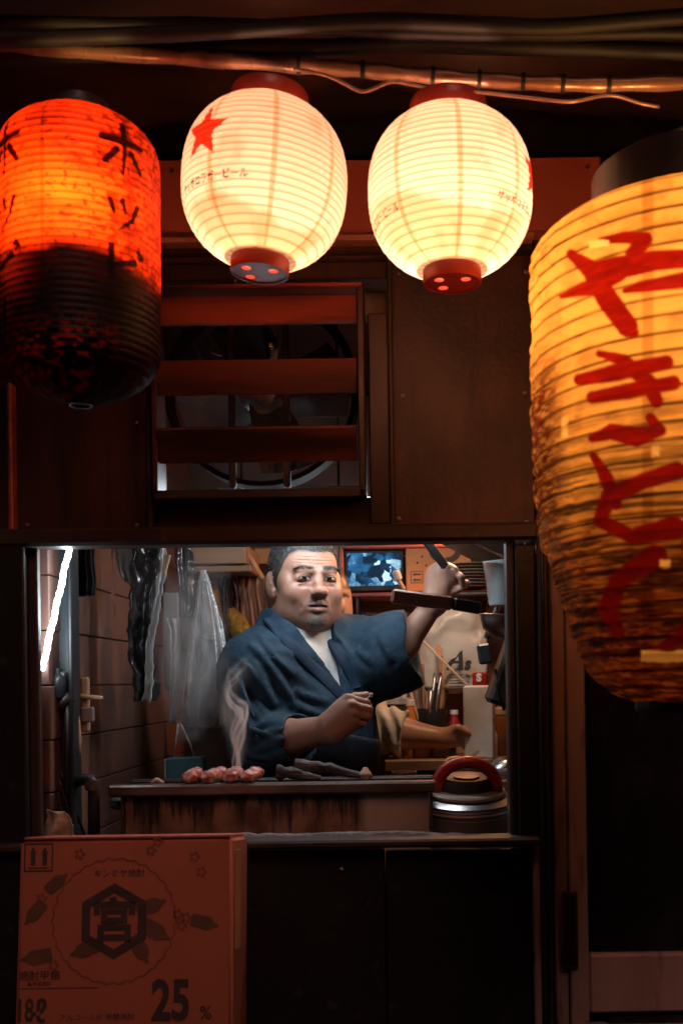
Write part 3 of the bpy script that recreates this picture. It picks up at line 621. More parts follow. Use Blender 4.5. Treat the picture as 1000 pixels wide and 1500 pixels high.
# ================================================================== PEOPLE: smooth-blended solids polygonised on a grid
class Field:
    def __init__(s, xs, ys, zs):
        s.xs, s.ys, s.zs = [np.asarray(a, np.float32) for a in (xs, ys, zs)]
        s.D = np.full((len(xs), len(ys), len(zs)), .08, np.float32)
    def sub(s, lo, hi, m):
        sl = []
        for a, l, h in zip((s.xs, s.ys, s.zs), lo, hi):
            i0 = max(0, int(np.searchsorted(a, l-m))-1); i1 = min(len(a), int(np.searchsorted(a, h+m))+1)
            if i1 <= i0: return None, None
            sl.append(slice(i0, i1))
        X = np.stack(np.meshgrid(s.xs[sl[0]], s.ys[sl[1]], s.zs[sl[2]], indexing='ij'), -1)
        return tuple(sl), X
    def op(s, lo, hi, fn, k, mode='u'):
        sl, X = s.sub(lo, hi, k+.03)
        if sl is None: return
        d = fn(X).astype(np.float32); D = s.D[sl]
        if mode == 'u':
            h = np.clip(.5+.5*(D-d)/k, 0, 1); s.D[sl] = D*(1-h)+d*h-k*h*(1-h)
        elif mode == 's':
            d = -d; h = np.clip(.5-.5*(D-d)/k, 0, 1); s.D[sl] = D*(1-h)+d*h+k*h*(1-h)
        else:   # add displacement
            s.D[sl] = D+d
    def cone(s, a, b, ra, rb, k=.02, mode='u'):
        a = np.asarray(a, float); b = np.asarray(b, float); ab = b-a; L2 = ab@ab+1e-12; r = max(ra, rb)
        def fn(X):
            t = np.clip(((X-a)@ab)/L2, 0, 1); return np.linalg.norm(X-a-t[..., None]*ab, axis=-1)-(ra+(rb-ra)*t)
        s.op(np.minimum(a, b)-r, np.maximum(a, b)+r, fn, k, mode)
    def chain(s, pts, k=.01, mode='u'):
        for p, q in zip(pts, pts[1:]): s.cone(p[0], q[0], p[1], q[1], k, mode)
    def ell(s, c, r, rot=None, k=.02, mode='u'):
        c = np.asarray(c, float); r = np.asarray(r, float); Rm = np.eye(3) if rot is None else np.asarray(rot)
        ext = np.abs(Rm)@r
        def fn(X):
            p = (X-c)@Rm; k0 = np.linalg.norm(p/r, axis=-1); k1 = np.linalg.norm(p/(r*r), axis=-1)+1e-9; return k0*(k0-1)/k1
        s.op(c-ext, c+ext, fn, k, mode)
    def mesh(s):
        D = s.D; ins = D < 0; nx, ny, nz = D.shape
        cnt = np.zeros((nx-1, ny-1, nz-1), np.int8)
        for dx in (0, 1):
            for dy in (0, 1):
                for dz in (0, 1): cnt += ins[dx:nx-1+dx, dy:ny-1+dy, dz:nz-1+dz]
        act = (cnt > 0) & (cnt < 8); I = np.argwhere(act); idx = np.full(act.shape, -1, np.int32); idx[act] = np.arange(len(I))
        acc = np.zeros((len(I), 3)); num = np.zeros(len(I))
        cor = [(a, b, c) for a in (0, 1) for b in (0, 1) for c in (0, 1)]
        for p in cor:
            for ax in range(3):
                if p[ax]: continue
                q = list(p); q[ax] = 1
                d0 = D[I[:, 0]+p[0], I[:, 1]+p[1], I[:, 2]+p[2]]; d1 = D[I[:, 0]+q[0], I[:, 1]+q[1], I[:, 2]+q[2]]
                m = (d0 < 0) != (d1 < 0); t = np.where(m, d0/(d0-d1+1e-20), 0)
                pos = np.tile(np.array(p, float), (len(I), 1)); pos[:, ax] = t; acc[m] += pos[m]; num[m] += 1
        P = I+acc/num[:, None]
        V = np.stack([np.interp(P[:, i], np.arange(len(a)), a) for i, a in enumerate((s.xs, s.ys, s.zs))], 1)
        F_ = []
        for ax in range(3):
            sl0 = [slice(None)]*3; sl1 = [slice(None)]*3; sl0[ax] = slice(0, -1); sl1[ax] = slice(1, None)
            A = ins[tuple(sl0)]; B = ins[tuple(sl1)]; E = np.argwhere(A != B)
            o1, o2 = (ax+1) % 3, (ax+2) % 3
            ok = (E[:, o1] > 0) & (E[:, o2] > 0) & (E[:, o1] < D.shape[o1]-1) & (E[:, o2] < D.shape[o2]-1); E = E[ok]
            def g(a, b):
                e = E.copy(); e[:, o1] -= a; e[:, o2] -= b; return idx[e[:, 0], e[:, 1], e[:, 2]]
            q = np.stack([g(0, 0), g(1, 0), g(1, 1), g(0, 1)], 1); fl = A[E[:, 0], E[:, 1], E[:, 2]]
            q[~fl] = q[~fl][:, ::-1]; F_.append(q)
        return V, np.concatenate(F_)
def bands(lo, hi, coarse, fine, ranges):
    out = [lo]
    while out[-1] < hi: out.append(out[-1]+(fine if any(a <= out[-1] <= b for a, b in ranges) else coarse))
    return out

# ---------------------------------------------------------------- the cook
HC = W(447, 850, 2.62); HR = rotm('Z', 24) @ rotm('X', 2.0)
HS = 1.0
def hp_(x, y, z): return HC + HR @ (np.array((x, y, z), float)*HS)
S_r = W(372, 984, 2.53); S_l = W(507, 962, 2.74); E_r = W(380, 1092, 2.47); Wr = W(484, 1067, 2.335)
E_l = W(560, 985, 2.63); Wl = W(634, 886, 2.60)
TY = rotm('Z', 33)
CH = W(437, 1005, 2.65); BE = W(453, 1085, 2.64); PE = W(446, 1200, 2.68); NB = W(437, 925, 2.66)
xs = bands(-.53, .17, .0065, .0024, [(-.37, -.085), (.01, .12)])
ys = bands(2.26, 2.92, .0065, .0024, [(2.28, 2.72)])
zs = bands(-.01, 1.66, .012, .0024, [(1.15, 1.27), (1.37, 1.65)])
zs = [z for z in zs if z < .95 or True]
f = Field(xs, ys, zs)
for a, b in ((-.1, -.12), (.1, .1)):    # legs and feet
    h = PE+TY@np.array((a, .0, -.06)); kn = np.array((h[0]+.01, h[1]-.02, .5)); an = np.array((h[0]+b*.1, h[1]+.02, .08))
    f.cone(h, kn, .085, .058, .05); f.cone(kn, an, .055, .037, .03); f.cone(an-np.array((0, 0, .04)), an+TY@np.array((0, -.15, -.045)), .036, .03, .03)
f.ell(PE, (.16, .13, .13), TY, .05); f.ell(BE, (.155, .145, .16), TY, .06); f.ell(CH, (.165, .115, .16), TY, .06)
f.cone(S_r, S_l, .058, .058, .05); f.cone(NB+np.array((0, 0, .012)), S_r+np.array((.03, 0, .0)), .044, .046, .05); f.cone(NB+np.array((0, 0, .025)), S_l, .046, .05, .05)
f.cone(S_r, E_r, .055, .045, .03)
mid = E_r*.62+Wr*.38
f.cone(E_r, mid, .045, .044, .02); f.cone(mid, Wr, .044, .029, .02)
f.cone(S_l, E_l, .055, .044, .03); m2 = E_l*.6+Wl*.4; f.cone(E_l, m2, .038, .037, .02); f.cone(m2, Wl, .037, .026, .02)
# right hand: loose fist round a skewer, back of the hand towards us
mcp = [W(511, 1023, 2.318), W(516, 1033, 2.303), W(518, 1045, 2.300), W(518, 1057, 2.306)]
pip = [W(537, 1029, 2.318), W(541, 1038.5, 2.308), W(539, 1049, 2.307), W(532, 1059.5, 2.313)]
dip = [W(540, 1034, 2.340), W(541, 1044, 2.332), W(537, 1053.5, 2.330), W(529, 1063, 2.334)]
tip = [W(526, 1036, 2.352), W(526, 1045, 2.348), W(523, 1054, 2.346), W(517, 1063, 2.345)]
for i, (m_, p_) in enumerate(zip(mcp, pip)):
    f.cone(Wr*.9+m_*.1+np.array((0, 0, .012*(1.5-i)/1.5)), m_+np.array((-.004, .008, -.002)), .021, .0125, .022)
f.ell((Wr+mcp[1]+mcp[2])/3+np.array((.004, .012, 0)), (.036, .02, .034), rotm('Y', -38), .02)
for i, r in enumerate((.0082, .0084, .0081, .0072)):
    f.cone(mcp[i], pip[i], r*1.1, r, .0016); f.cone(pip[i], dip[i], r, r*.92, .0012); f.cone(dip[i], tip[i], r*.9, r*.8, .0025)
    f.ell(mcp[i]+np.array((0, -.004, .002)), (.009, .007, .008), None, .006)
th0 = W(500, 1040, 2.345); th1 = W(520, 1022, 2.352); th2 = W(536, 1018.5, 2.35)
f.cone(Wr*.6+th0*.4, th0, .019, .015, .02); f.cone(th0, th1, .0135, .011, .006); f.cone(th1, th2, .011, .0088, .005)
# left hand, raised, gripping the strap behind the pan
kn_l = [W(631, 838, 2.595), W(640, 832, 2.582), W(651, 831, 2.572), W(661, 836, 2.565)]
for i, m_ in enumerate(kn_l):
    f.cone(Wl+np.array((.006*i-.006, 0, .004)), m_, .021, .0125, .02)
    a = m_+np.array((.022, -.016, -.004-.004*i)); b = a+np.array((.006, .018, -.024)); c = b+np.array((-.016, .012, -.008))
    f.cone(m_, a, .0094, .0084, .0018); f.cone(a, b, .0084, .008, .0012); f.cone(b, c, .008, .0072, .0012)
t0 = Wl+np.array((.028, -.004, .02)); t1 = t0+np.array((.03, -.016, .018)); t2 = t1+np.array((.024, .0, .012))
f.cone(Wl, t0, .02, .015, .015); f.cone(t0, t1, .0135, .0115, .004); f.cone(t1, t2, .0112, .009, .004)
# neck and head
def E(c, r, k=.02, mode='u', rz=0, rx=0, ry=0): f.ell(hp_(*c), np.array(r)*HS, HR@rotm('Z', rz)@rotm('Y', ry)@rotm('X', rx), k, mode)
def Cn(a, b, ra, rb, k=.01, mode='u'): f.cone(hp_(*a), hp_(*b), ra*HS, rb*HS, k, mode)
f.cone(hp_(0, .03, -.06), NB, .062, .07, .03); f.ell(NB+np.array((.01, -.03, .02)), (.07, .06, .06), None, .04)
E((0, .022, .032), (.077, .1, .093), .02); E((0, -.012, .03), (.070, .078, .075), .02)
E((0, -.018, -.032), (.0695, .079, .082), .03); E((0, -.022, -.078), (.060, .066, .044), .025)
E((0, -.012, -.1), (.058, .062, .036), .03)
for sx in (-1, 1):
    E((sx*.046, -.056, -.036), (.029, .032, .031), .02)                       # cheek
    E((sx*.05, -.034, -.076), (.026, .03, .028), .025)                        # jowl
    E((sx*.063, -.03, -.005), (.014, .03, .02), .015)                         # cheekbone
    E((sx*.031, -.101, -.001), (.019, .013, .0105), .012, 's')                # socket
    E((sx*.032, -.078, .0), (.0205, .0155, .0135), .008)                      # lids over the eyeball
    Cn((sx*.016, -.0945, -.0085), (sx*.046, -.084, -.009), .0022, .002, .005, 's')
    Cn((sx*.015, -.0945, .017), (sx*.05, -.08, .021), .0075, .006, .012)      # brow ridge
    Cn((sx*.017, -.098, -.0175), (sx*.042, -.086, -.020), .0018, .0012, .008, 's')  # bag under the eye
    E((sx*.0155, -.1015, -.037), (.0105, .0115, .0095), .006)                 # nostril wing
    E((sx*.0075, -.1125, -.0455), (.0042, .005, .0028), .003, 's')
    Cn((sx*.0235, -.1, -.037), (sx*.036, -.086, -.071), .0042, .0048, .009, 's') # fold nose to mouth
    Cn((sx*.03, -.091, -.069), (sx*.031, -.086, -.078), .0028, .003, .006, 's')
    E((sx*.0815, .016, -.012), (.0085, .0215, .034), .006, rz=sx*-24, rx=-8)   # ear
    E((sx*.0915, .006, -.006), (.006, .0105, .019), .005, 's', rz=sx*-24)
    Cn((sx*.080, .0, -.028), (sx*.080, .002, -.038), .0085, .007, .006)
    Cn((sx*.0855, .008, -.012), (sx*.087, .018, .008), .0035, .003, .004)
Cn((0, -.088, .006), (0, -.110, -.026), .0062, .0105, .014); E((0, -.1115, -.0335), (.0135, .0125, .0108), .008)
E((0, -.074, -.067), (.035, .027, .027), .018)
Cn((-.024, -.0875, -.0665), (-.006, -.1, -.0605), .0038, .0055, .006); Cn((.024, -.0875, -.0665), (.006, -.1, -.0605), .0038, .0055, .006)
Cn((-.02, -.0885, -.0745), (0, -.0975, -.0785), .0045, .0068, .006); Cn((.02, -.0885, -.0745), (0, -.0975, -.0785), .0045, .0068, .006)
Cn((-.025, -.0925, -.0685), (0, -.108, -.0685), .0012, .0034, .003, 's'); Cn((.025, -.0925, -.0685), (0, -.108, -.0685), .0012, .0034, .003, 's')
Cn((-.012, -.1, -.089), (.012, -.1, -.089), .004, .004, .01, 's')
E((0, -.078, -.101), (.026, .02, .018), .014)
def wr(X):
    q = (X-HC)@HR/HS; x, y, z = q[..., 0], q[..., 1], q[..., 2]
    m = sstep(.03, .037, z)*(1-sstep(.05, .058, z))*sstep(-.05, -.075, y)*(1-sstep(.04, .06, np.abs(x)))
    return .0012*m*np.sin((z-.10*x*x*8)*2*math.pi/.0078)
f.op(HC-.12, HC+.12, wr, .0, 'a')
V, Q = f.mesh()
q = (V-HC)@HR/HS; x, y, z = q.T; ax_ = np.abs(x)
nz_ = fbm(V*60, 3); nf = fbm(V*420, 5, 2)
col = np.ones((len(V), 3))*np.array((.37, .2, .142)); col *= (.84+.32*nz_)[:, None]
face = (y < .03) & (z > -.14) & (z < .12) & (ax_ < .11)
def mixc(c, m): 
    global col
    m = np.where(face, m, 0)[:, None]; col = col*(1-m)+np.array(c)*m
g2 = lambda cx, cz, sx, sz: np.exp(-(((ax_-cx)/sx)**2+((z-cz)/sz)**2))
mixc((.42, .17, .12), .45*g2(.04, -.035, .025, .02)+.5*g2(0, -.035, .016, .014)*(y < -.09))
mixc((.33, .12, .10), .75*sstep(.0, .3, g2(0, -.07, .026, .0105)-.45)*(y < -.085))
mixc((.03, .012, .012), sstep(.0, .2, 1-np.abs(z+.0685)/.0042)*(ax_ < .023)*(y < -.083)*.9)
bz = .0228+.0026*np.sin(np.clip((ax_-.012)/.045, 0, 1)*math.pi)-.003*sstep(.04, .056, ax_)
mixc((.1, .065, .052), .5*sstep(.0085, .0045, np.abs(z-bz))*sstep(.008, .014, ax_)*sstep(.06, .05, ax_)*(y < -.05)*sstep(.15, .45, nf))
mixc((.24, .125, .095), .4*sstep(.010, .004, np.abs(z+.015))*sstep(.018, .01, np.abs(ax_-.033)))
stub = np.maximum(sstep(.03, .02, np.hypot(x, (z+.103)*1.1))*(y < -.03), .75*sstep(.009, .004, np.abs(z+.053))*sstep(.033, .022, ax_)*(y < -.07)*(ax_ > .004))
stub = np.maximum(stub, .35*sstep(-.05, -.09, z)*(y < .0))
mixc((.12, .085, .07), stub*.55)
ph_ = np.arctan2(ax_, -y); hm_ = sstep(.004, -.006, np.interp(ph_, np.radians([0, 30, 48, 60, 70, 80, 87, 94, 110, 125, 150, 180]), [.060, .064, .056, .034, .004, -.03, -.03, .026, .012, -.045, -.065, -.07])-z+.006*(nf-.5)); hm_ = np.where((z > -.09)&(ax_ < .0795), hm_, 0)[:, None]; col = col*(1-.85*hm_)+np.array((.05, .045, .043))*.85*hm_
cook = thing('person', 'cook in blue jacket over white shirt looking out past the smoking grill', 'person', (PE[0], PE[1], 0))
MT['skin'] = attrmat('skin', .42, .5, 240, sub=.08, spec=.5, bdist=.0009)
o = build('body', V, Q, MT['skin'], cook, smooth=True); setcol(o, col)

# eyes, lash lines, brows and stubble set onto the face surface
from mathutils.bvhtree import BVHTree
bsel = Q[np.all((q[:, 1] < .0)[Q] & (np.abs(q[:, 2]) < .13)[Q] & (np.abs(q[:, 0]) < .1)[Q], axis=1)]
fb_ = BVHTree.FromPolygons([tuple(v) for v in q], [tuple(int(i) for i in k) for k in bsel])
def onface(x_, z_):
    h_ = fb_.ray_cast(Vector((x_, -.25, z_)), Vector((0, 1, 0))); return (np.array(h_[0]), np.array(h_[1])) if h_[0] is not None else (np.array((x_, -.09, z_)), np.array((0, -1., 0)))
def tow(p): return HC+HR@np.asarray(p)
for sx in (-1, 1):
    nu, nv = 25, 9; Vv = []; Cc = []
    for b_ in np.linspace(-1, 1, nv):
        for a_ in np.linspace(-1, 1, nu):
            x0_ = .0315+.0142*a_; up_ = .0052*(1-abs(a_)**2.2) if b_ > 0 else .003*(1-abs(a_)**2)
            z0_ = -.0022+.0012*a_*1.0+b_*up_; p_, n_ = onface(sx*x0_, z0_); Vv.append(tow(p_+np.array((0, -.0009-.0005*(1-a_*a_), 0))))
            d_ = abs(a_*sx+.12)*.0142; iris = d_ < .0062; Cc.append((.012, .009, .008) if iris or b_ > .8 else ((.42, .36, .33) if abs(a_) < .86 else (.2, .1, .085)))
    ff = [(r_*nu+c_, r_*nu+c_+1, (r_+1)*nu+c_+1, (r_+1)*nu+c_) for r_ in range(nv-1) for c_ in range(nu-1)]
    e_ = build('eye', Vv, ff, MT.setdefault('eye', attrmat('eye', .12, 0, 100, spec=.6)), cook, smooth=True); setcol(e_, np.array(Cc))
    for nm, dz_, r_, m_, k_ in (('lash_line', .0002, .0011, 'lash', .0052), ('eyelid_fold', .0038, .0009, 'lidfold', .0055)):
        MT.setdefault('lash', mat('dark_lash', (.012, .009, .008), None, .6, 30, bump=0)); MT.setdefault('lidfold', mat('lid_crease', (.2, .1, .075), None, .6, 30, bump=0))
        G().tube([tow(onface(sx*(.0315+.0155*a_), -.0022+.0012*a_+k_*(1-abs(a_)**2.2)+dz_)[0]+np.array((0, -.0004, 0))) for a_ in np.linspace(-1, 1, 15)], r_*np.array([.5]+[1]*13+[.5]), 6).make(nm, MT[m_], cook, smooth=True)
def strands(name, pts, ln, wd_, dirf, cols, parent):
    A, B, C_ = [], [], []
    for (x_, z_) in pts:
        p_, n_ = onface(x_, z_); d_ = dirf(x_, z_)+n_*.35+rng.normal(0, .22, 3); d_ /= np.linalg.norm(d_); s_ = np.cross(d_, n_); s_ /= np.linalg.norm(s_)+1e-9; L__ = ln*rng.uniform(.6, 1.2)
        A.append(tow(p_+s_*wd_)); B.append(tow(p_-s_*wd_)); C_.append(tow(p_+n_*.0006+d_*L__))
    n__ = len(pts); o_ = build(name, np.array(A+B+C_), np.stack([np.arange(n__), np.arange(n__)+n__, np.arange(n__)+2*n__], 1), MT.setdefault('strand', attrmat('face_hair', .5, 0, 100)), parent); g_ = rng.choice(cols, n__); setcol(o_, np.tile(np.repeat(g_[:, None], 3, 1), (3, 1))); o_['kind'] = 'stuff'
for sx in (-1, 1):
    P_ = []
    while len(P_) < 210:
        a_ = rng.uniform(.011, .056); zc_ = .0222+.0026*math.sin(min(1, max(0, (a_-.011)/.045))*math.pi)-.003*float(sstep(.042, .056, a_)); P_.append((sx*a_, zc_+rng.normal(0, .0023*(1-.45*float(sstep(.03, .056, a_))))))
    strands('eyebrow', P_, .007, .0005, lambda x_, z_: np.array((np.sign(x_)*1., 0, .35)), [.01, .018, .03], cook)
P_ = []
while len(P_) < 480:
    x_, z_ = rng.uniform(-.034, .034), rng.uniform(-.122, -.086)
    if (x_/.034)**2+((z_+.103)/.019)**2 < rng.uniform(.25, 1): P_.append((x_, z_))
while len(P_) < 640:
    x_ = rng.normal(0, .015); 
    if .004 < abs(x_) < .03: P_.append((x_, -.0535-.22*abs(x_)+rng.normal(0, .002)))
strands('stubble', P_, .0032, .0005, lambda x_, z_: np.array((0, 0, -1.)), [.015, .03, .06, .22], cook)

# hair: cropped cap plus short strands
phi_p = np.radians([0, 30, 48, 60, 70, 80, 87, 94, 110, 125, 150, 180]); phi_z = [.060, .064, .056, .034, .004, -.03, -.03, .026, .012, -.045, -.065, -.07]
hf = Field(np.arange(HC[0]-.13, HC[0]+.13, .0032), np.arange(HC[1]-.15, HC[1]+.15, .0032), np.arange(HC[2]-.1, HC[2]+.15, .0032))
def headshape(F_, e):
    for c, r, k in (((0, .022, .032), (.077+e, .1+e, .093+e), .02), ((0, -.012, .03), (.070+e, .078+e, .075+e), .02), ((0, -.01, -.032), (.0695+e, .07+e, .08+e), .03)):
        F_.ell(hp_(*c), r, HR, k)
headshape(hf, .0055)
def hline(X):
    p = (X-HC)@HR; ph = np.arctan2(np.abs(p[..., 0]), -p[..., 1]); return np.interp(ph, phi_p, phi_z)-p[..., 2]+.006*(fbm(X*90, 31)-.5)
sl, X = hf.sub(HC-.2, HC+.2, 0); p = (X-HC)@HR
hl_ = hline(X); hf.D[sl] = np.maximum(hf.D[sl] + .0035*(fbm(X*260, 8, 2)-.5)+.0062*(1-sstep(0, .022, -hl_)), hl_)
HV, HQ = hf.mesh()
hair = build('hair', HV, HQ, None, cook, smooth=True)
nrm = np.zeros(len(hair.data.vertices)*3); hair.data.vertices.foreach_get('normal', nrm); nrm = nrm.reshape(-1, 3)
hc = np.array((.035, .033, .033))*(.6+.9*fbm(HV*150, 4))[:, None]; setcol(hair, hc)
hair.data.materials.append(attrmat('dark_grey_hair', .45, .9, 500, spec=.6, bdist=.002))
ok = np.nonzero((((HV-HC)@HR)[:, 1] < .09) & (hline(HV) < .0))[0]; pick = rng.choice(ok, 12000)
P0 = HV[pick]; n0 = nrm[pick]; d = n0*1.0+HR@np.array((0, -.35, .35))+rng.normal(0, .38, n0.shape); d /= np.linalg.norm(d, axis=1)[:, None]
Ls = rng.uniform(.003, .0065, len(pick))[:, None]; sd = np.cross(d, rng.normal(0, 1, d.shape)); sd /= np.linalg.norm(sd, axis=1)[:, None]
SV = np.concatenate([P0-n0*.002+sd*.0008, P0-n0*.002-sd*.0008, P0+d*Ls]); n = len(pick); SF = np.stack([np.arange(n), np.arange(n)+n, np.arange(n)+2*n], 1)
so_ = build('hair_strands', SV, SF, None, hair, smooth=False); gc = rng.choice([.015, .035, .09, .2], n, p=[.42, .33, .17, .08]); setcol(so_, np.tile(np.repeat(gc[:, None], 3, 1), (3, 1)))
so_.data.materials.append(attrmat('hair_strand', .4, 0, 100)); so_['kind'] = 'stuff'

# white t-shirt
def torso(F_, e, sc=1.):
    F_.ell(PE, (.16+e, .13+e, .13+e), TY, .05); F_.ell(BE, (.155+e, .145+e, .16+e), TY, .06); F_.ell(CH, (.165+e, .115+e, .16+e), TY, .06)
    F_.cone(S_r, S_l, .058+e, .058+e, .05)
    F_.cone(NB+np.array((0, 0, .008)), S_r+np.array((.03, 0, .0)), .044+e, .047+e, .05); F_.cone(NB+np.array((0, 0, .03)), S_l, .05+e, .05+e, .05); F_.ell(NB+np.array((.01, -.03, .015)), (.07+e, .06+e, .06+e), None, .04)
ts = Field(np.arange(-.49, .05, .007), np.arange(2.4, 2.92, .007), np.arange(.98, 1.45, .007)); torso(ts, .009)
for s_, e_ in ((S_r, E_r), (S_l, E_l)): ts.cone(s_, s_*.5+e_*.5, .062, .06, .03)
sl, X = ts.sub((-1, 0, 0), (1, 9, 3), 0); nk = (HC+NB)/2
ts.D[sl] = np.maximum(ts.D[sl], ((X-(NB+np.array((.012, -.03, .052))))@(np.array((.12, -.42, .9)))).astype(np.float32))
tv, tq = ts.mesh(); build('t_shirt', tv, tq, MT.setdefault('tee', mat('white_cotton', (.66, .65, .62), (.55, .54, .52), .8, 20, bump=.3, bscale=90, bdist=.002)), cook, smooth=True)

# indigo jacket
jk = Field(np.arange(-.57, .14, .0045), np.arange(2.32, 2.95, .0045), np.arange(.9, 1.48, .0045)); torso(jk, .021)
cf = W(428, 1085, 2.42)
jk.cone(S_r+np.array((0, .01, .005)), E_r+np.array((-.006, .01, .0)), .074, .072, .05); jk.cone(E_r+np.array((-.006, .01, 0)), cf, .07, .062, .02)
ul = (E_l-S_l)/np.linalg.norm(E_l-S_l); SE = W(594, 950, 2.62)
jk.cone(S_l+np.array((-.02, 0, .0)), SE, .085, .098, .05)
jk.cone(S_l+np.array((.0, 0, -.04)), SE+np.array((-.05, .02, -.045)), .06, .075, .05)         # hanging sleeve bag
def foldf(X):
    n = fbm(X*np.array((16, 16, 7)), 41, 3)-.5
    r1 = np.abs(fbm(X*np.array((13, 13, 6))+3.1, 52, 2)-.5)
    n2 = np.abs(fbm(X*np.array((34, 34, 15))+7.7, 57, 2)-.5)
    a = S_r+np.array((0, -.06, .03)); w = X-a; ang = np.arctan2(w[..., 0]*.8+w[..., 1]*.6, -w[..., 2]+.02); rr = np.linalg.norm(w, axis=-1)
    fan = np.sin(ang*13+rr*6)*sstep(.03, .12, rr)*sstep(.34, .2, rr)
    return -.009*n-.006*(.14-r1)-.004*(.12-n2)-.0025*fan
bv0, bq0 = jk.mesh(); from mathutils.bvhtree import BVHTree
bvh0 = BVHTree.FromPolygons([tuple(v) for v in bv0], [tuple(int(i) for i in q_) for q_ in bq0])
jk.op((-9, 0, 0), (9, 9, 9), foldf, 0, 'a')
CR = [[(352, 965), (378, 1000), (407, 1046)], [(372, 968), (391, 1012), (400, 1030)], [(402, 985), (425, 1020), (440, 1050)], [(345, 995), (362, 1030), (385, 1062)], [(337, 985), (345, 1030), (352, 1075)], [(333, 1010), (338, 1050), (345, 1090)],
      [(366, 1088), (396, 1072), (432, 1066)], [(372, 1102), (398, 1090), (428, 1079)], [(355, 1075), (380, 1062), (405, 1058)], [(350, 1100), (372, 1110), (395, 1112)],
      [(522, 950), (535, 962), (548, 975)], [(555, 928), (566, 950), (572, 970)], [(482, 922), (500, 940), (518, 965)],
      [(425, 1030), (448, 1040), (470, 1046)], [(430, 1010), (455, 1022), (482, 1030)], [(380, 930), (400, 960), (430, 990)], [(365, 942), (385, 962), (400, 985)], [(450, 1050), (462, 1075), (470, 1098)], [(500, 1065), (512, 1085), (520, 1105)]]
for ci, cr_ in enumerate(CR):
    pts_ = []
    for k in np.linspace(0, 1, 9):
        hx_ = np.interp(k, np.linspace(0, 1, len(cr_)), [p[0] for p in cr_]); hy_ = np.interp(k, np.linspace(0, 1, len(cr_)), [p[1] for p in cr_]); d_ = Vector(W(hx_, hy_, 3.))-Vector((0, 0, CAMZ)); h_ = bvh0.ray_cast(Vector((0, 0, CAMZ)), d_.normalized())
        if h_[0] is not None and h_[0][1] < 2.85: pts_.append(np.array(h_[0]))
    for i_, (a_, b_) in enumerate(zip(pts_, pts_[1:])):
        if np.linalg.norm(b_-a_) > .06: continue
        e0 = .35+.65*math.sin(math.pi*(i_+.5)/8)
        def rf(X, a=a_, b=b_, e=e0, w=.0065+.003*(ci % 3)/2):
            ab = b-a; t = ((X-a)@ab)/(ab@ab+1e-12); m = (t >= 0)&(t < 1); v = X-a-np.clip(t, 0, 1)[..., None]*ab; d = np.linalg.norm(v, axis=-1)
            lobe = np.exp(-(d/w)**2); side = v[..., 2]*1.+v[..., 0]*.5
            return np.where(m, -.0075*e*lobe+.0028*e*np.exp(-((d-1.7*w)/w)**2)*(side < 0), 0)
        jk.op(np.minimum(a_, b_)-.03, np.maximum(a_, b_)+.03, rf, 0, 'a')
for a, b, r in (((345, 985, 2.44), (372, 1050, 2.395), .007), ((362, 975, 2.43), (402, 1030, 2.45), .006), ((352, 1035, 2.39), (372, 1085, 2.39), .007), ((398, 1062, 2.40), (420, 1075, 2.375), .006), ((372, 1070, 2.38), (418, 1085, 2.37), .007), ((520, 945, 2.66), (570, 935, 2.55), .007), ((535, 990, 2.6), (590, 965, 2.54), .008)):
    jk.cone(W(*a), W(*b), r, r*.6, .016)
# openings: right cuff, left sleeve mouth, neckline V, hem
jk.cone(cf-.0*ul, cf+(Wr-cf)*.9, .054, .05, .004, 's')
dl = (SE-S_l)/np.linalg.norm(SE-S_l)
sl, X = jk.sub((-1, 0, 0), (1, 9, 3), 0)
cutn = np.array((.97, -.08, .24)); cutn = cutn/np.linalg.norm(cutn); cutp = W(604, 942, 2.6)
reg = (np.linalg.norm(X-SE, axis=-1) < .19)&(X[..., 0] > S_l[0]+.03)
jk.D[sl] = np.where(reg, np.maximum(jk.D[sl], ((X-cutp)@cutn)), jk.D[sl])
jk.cone(S_l+(SE-S_l)*.55, SE+dl*.12, .055, .082, .004, 's')
# V neck: two planes through the chest along the lapel edges
vb = W(510, 1012, 2.53); vl = W(399, 903, 2.60); vr = W(470, 924, 2.64); fw = TY@np.array((0, -1., 0))
def pl(a, b, side):
    n = np.cross(b-a, fw); n /= np.linalg.norm(n); return (n if side*n[0] > 0 else -n), a
n1, a1 = pl(vl, vb, 1); n2, a2 = pl(vr, vb, -1)
vd = np.minimum((X-a1)@n1, (X-a2)@n2); vd = np.minimum(vd, (X-CH)@fw+.03)
jk.D[sl] = np.maximum(jk.D[sl], vd.astype(np.float32))
jk.cone(hp_(0, .02, -.08), NB+np.array((.005, -.01, .03)), .078, .085, .004, 's'); jk.cone(NB+np.array((.0, -.01, .02)), NB+np.array((.0, -.01, .3)), .082, .1, .004, 's')
jv, jq = jk.mesh()
MT['indigo'] = mat('indigo_cotton', (.021, .05, .082), (.014, .036, .06), .8, 30, bump=.6, bscale=28, bdist=.007, c3=(.034, .07, .105), s3=6, lo3=.5, hi3=.75, spec=.25)
MT['indigo_dark'] = mat('dark_indigo_band', (.016, .036, .07), (.011, .026, .052), .8, 30, bump=.5, bscale=40, bdist=.004, spec=.25)
build('jacket', jv, jq, MT['indigo'], cook, smooth=True)
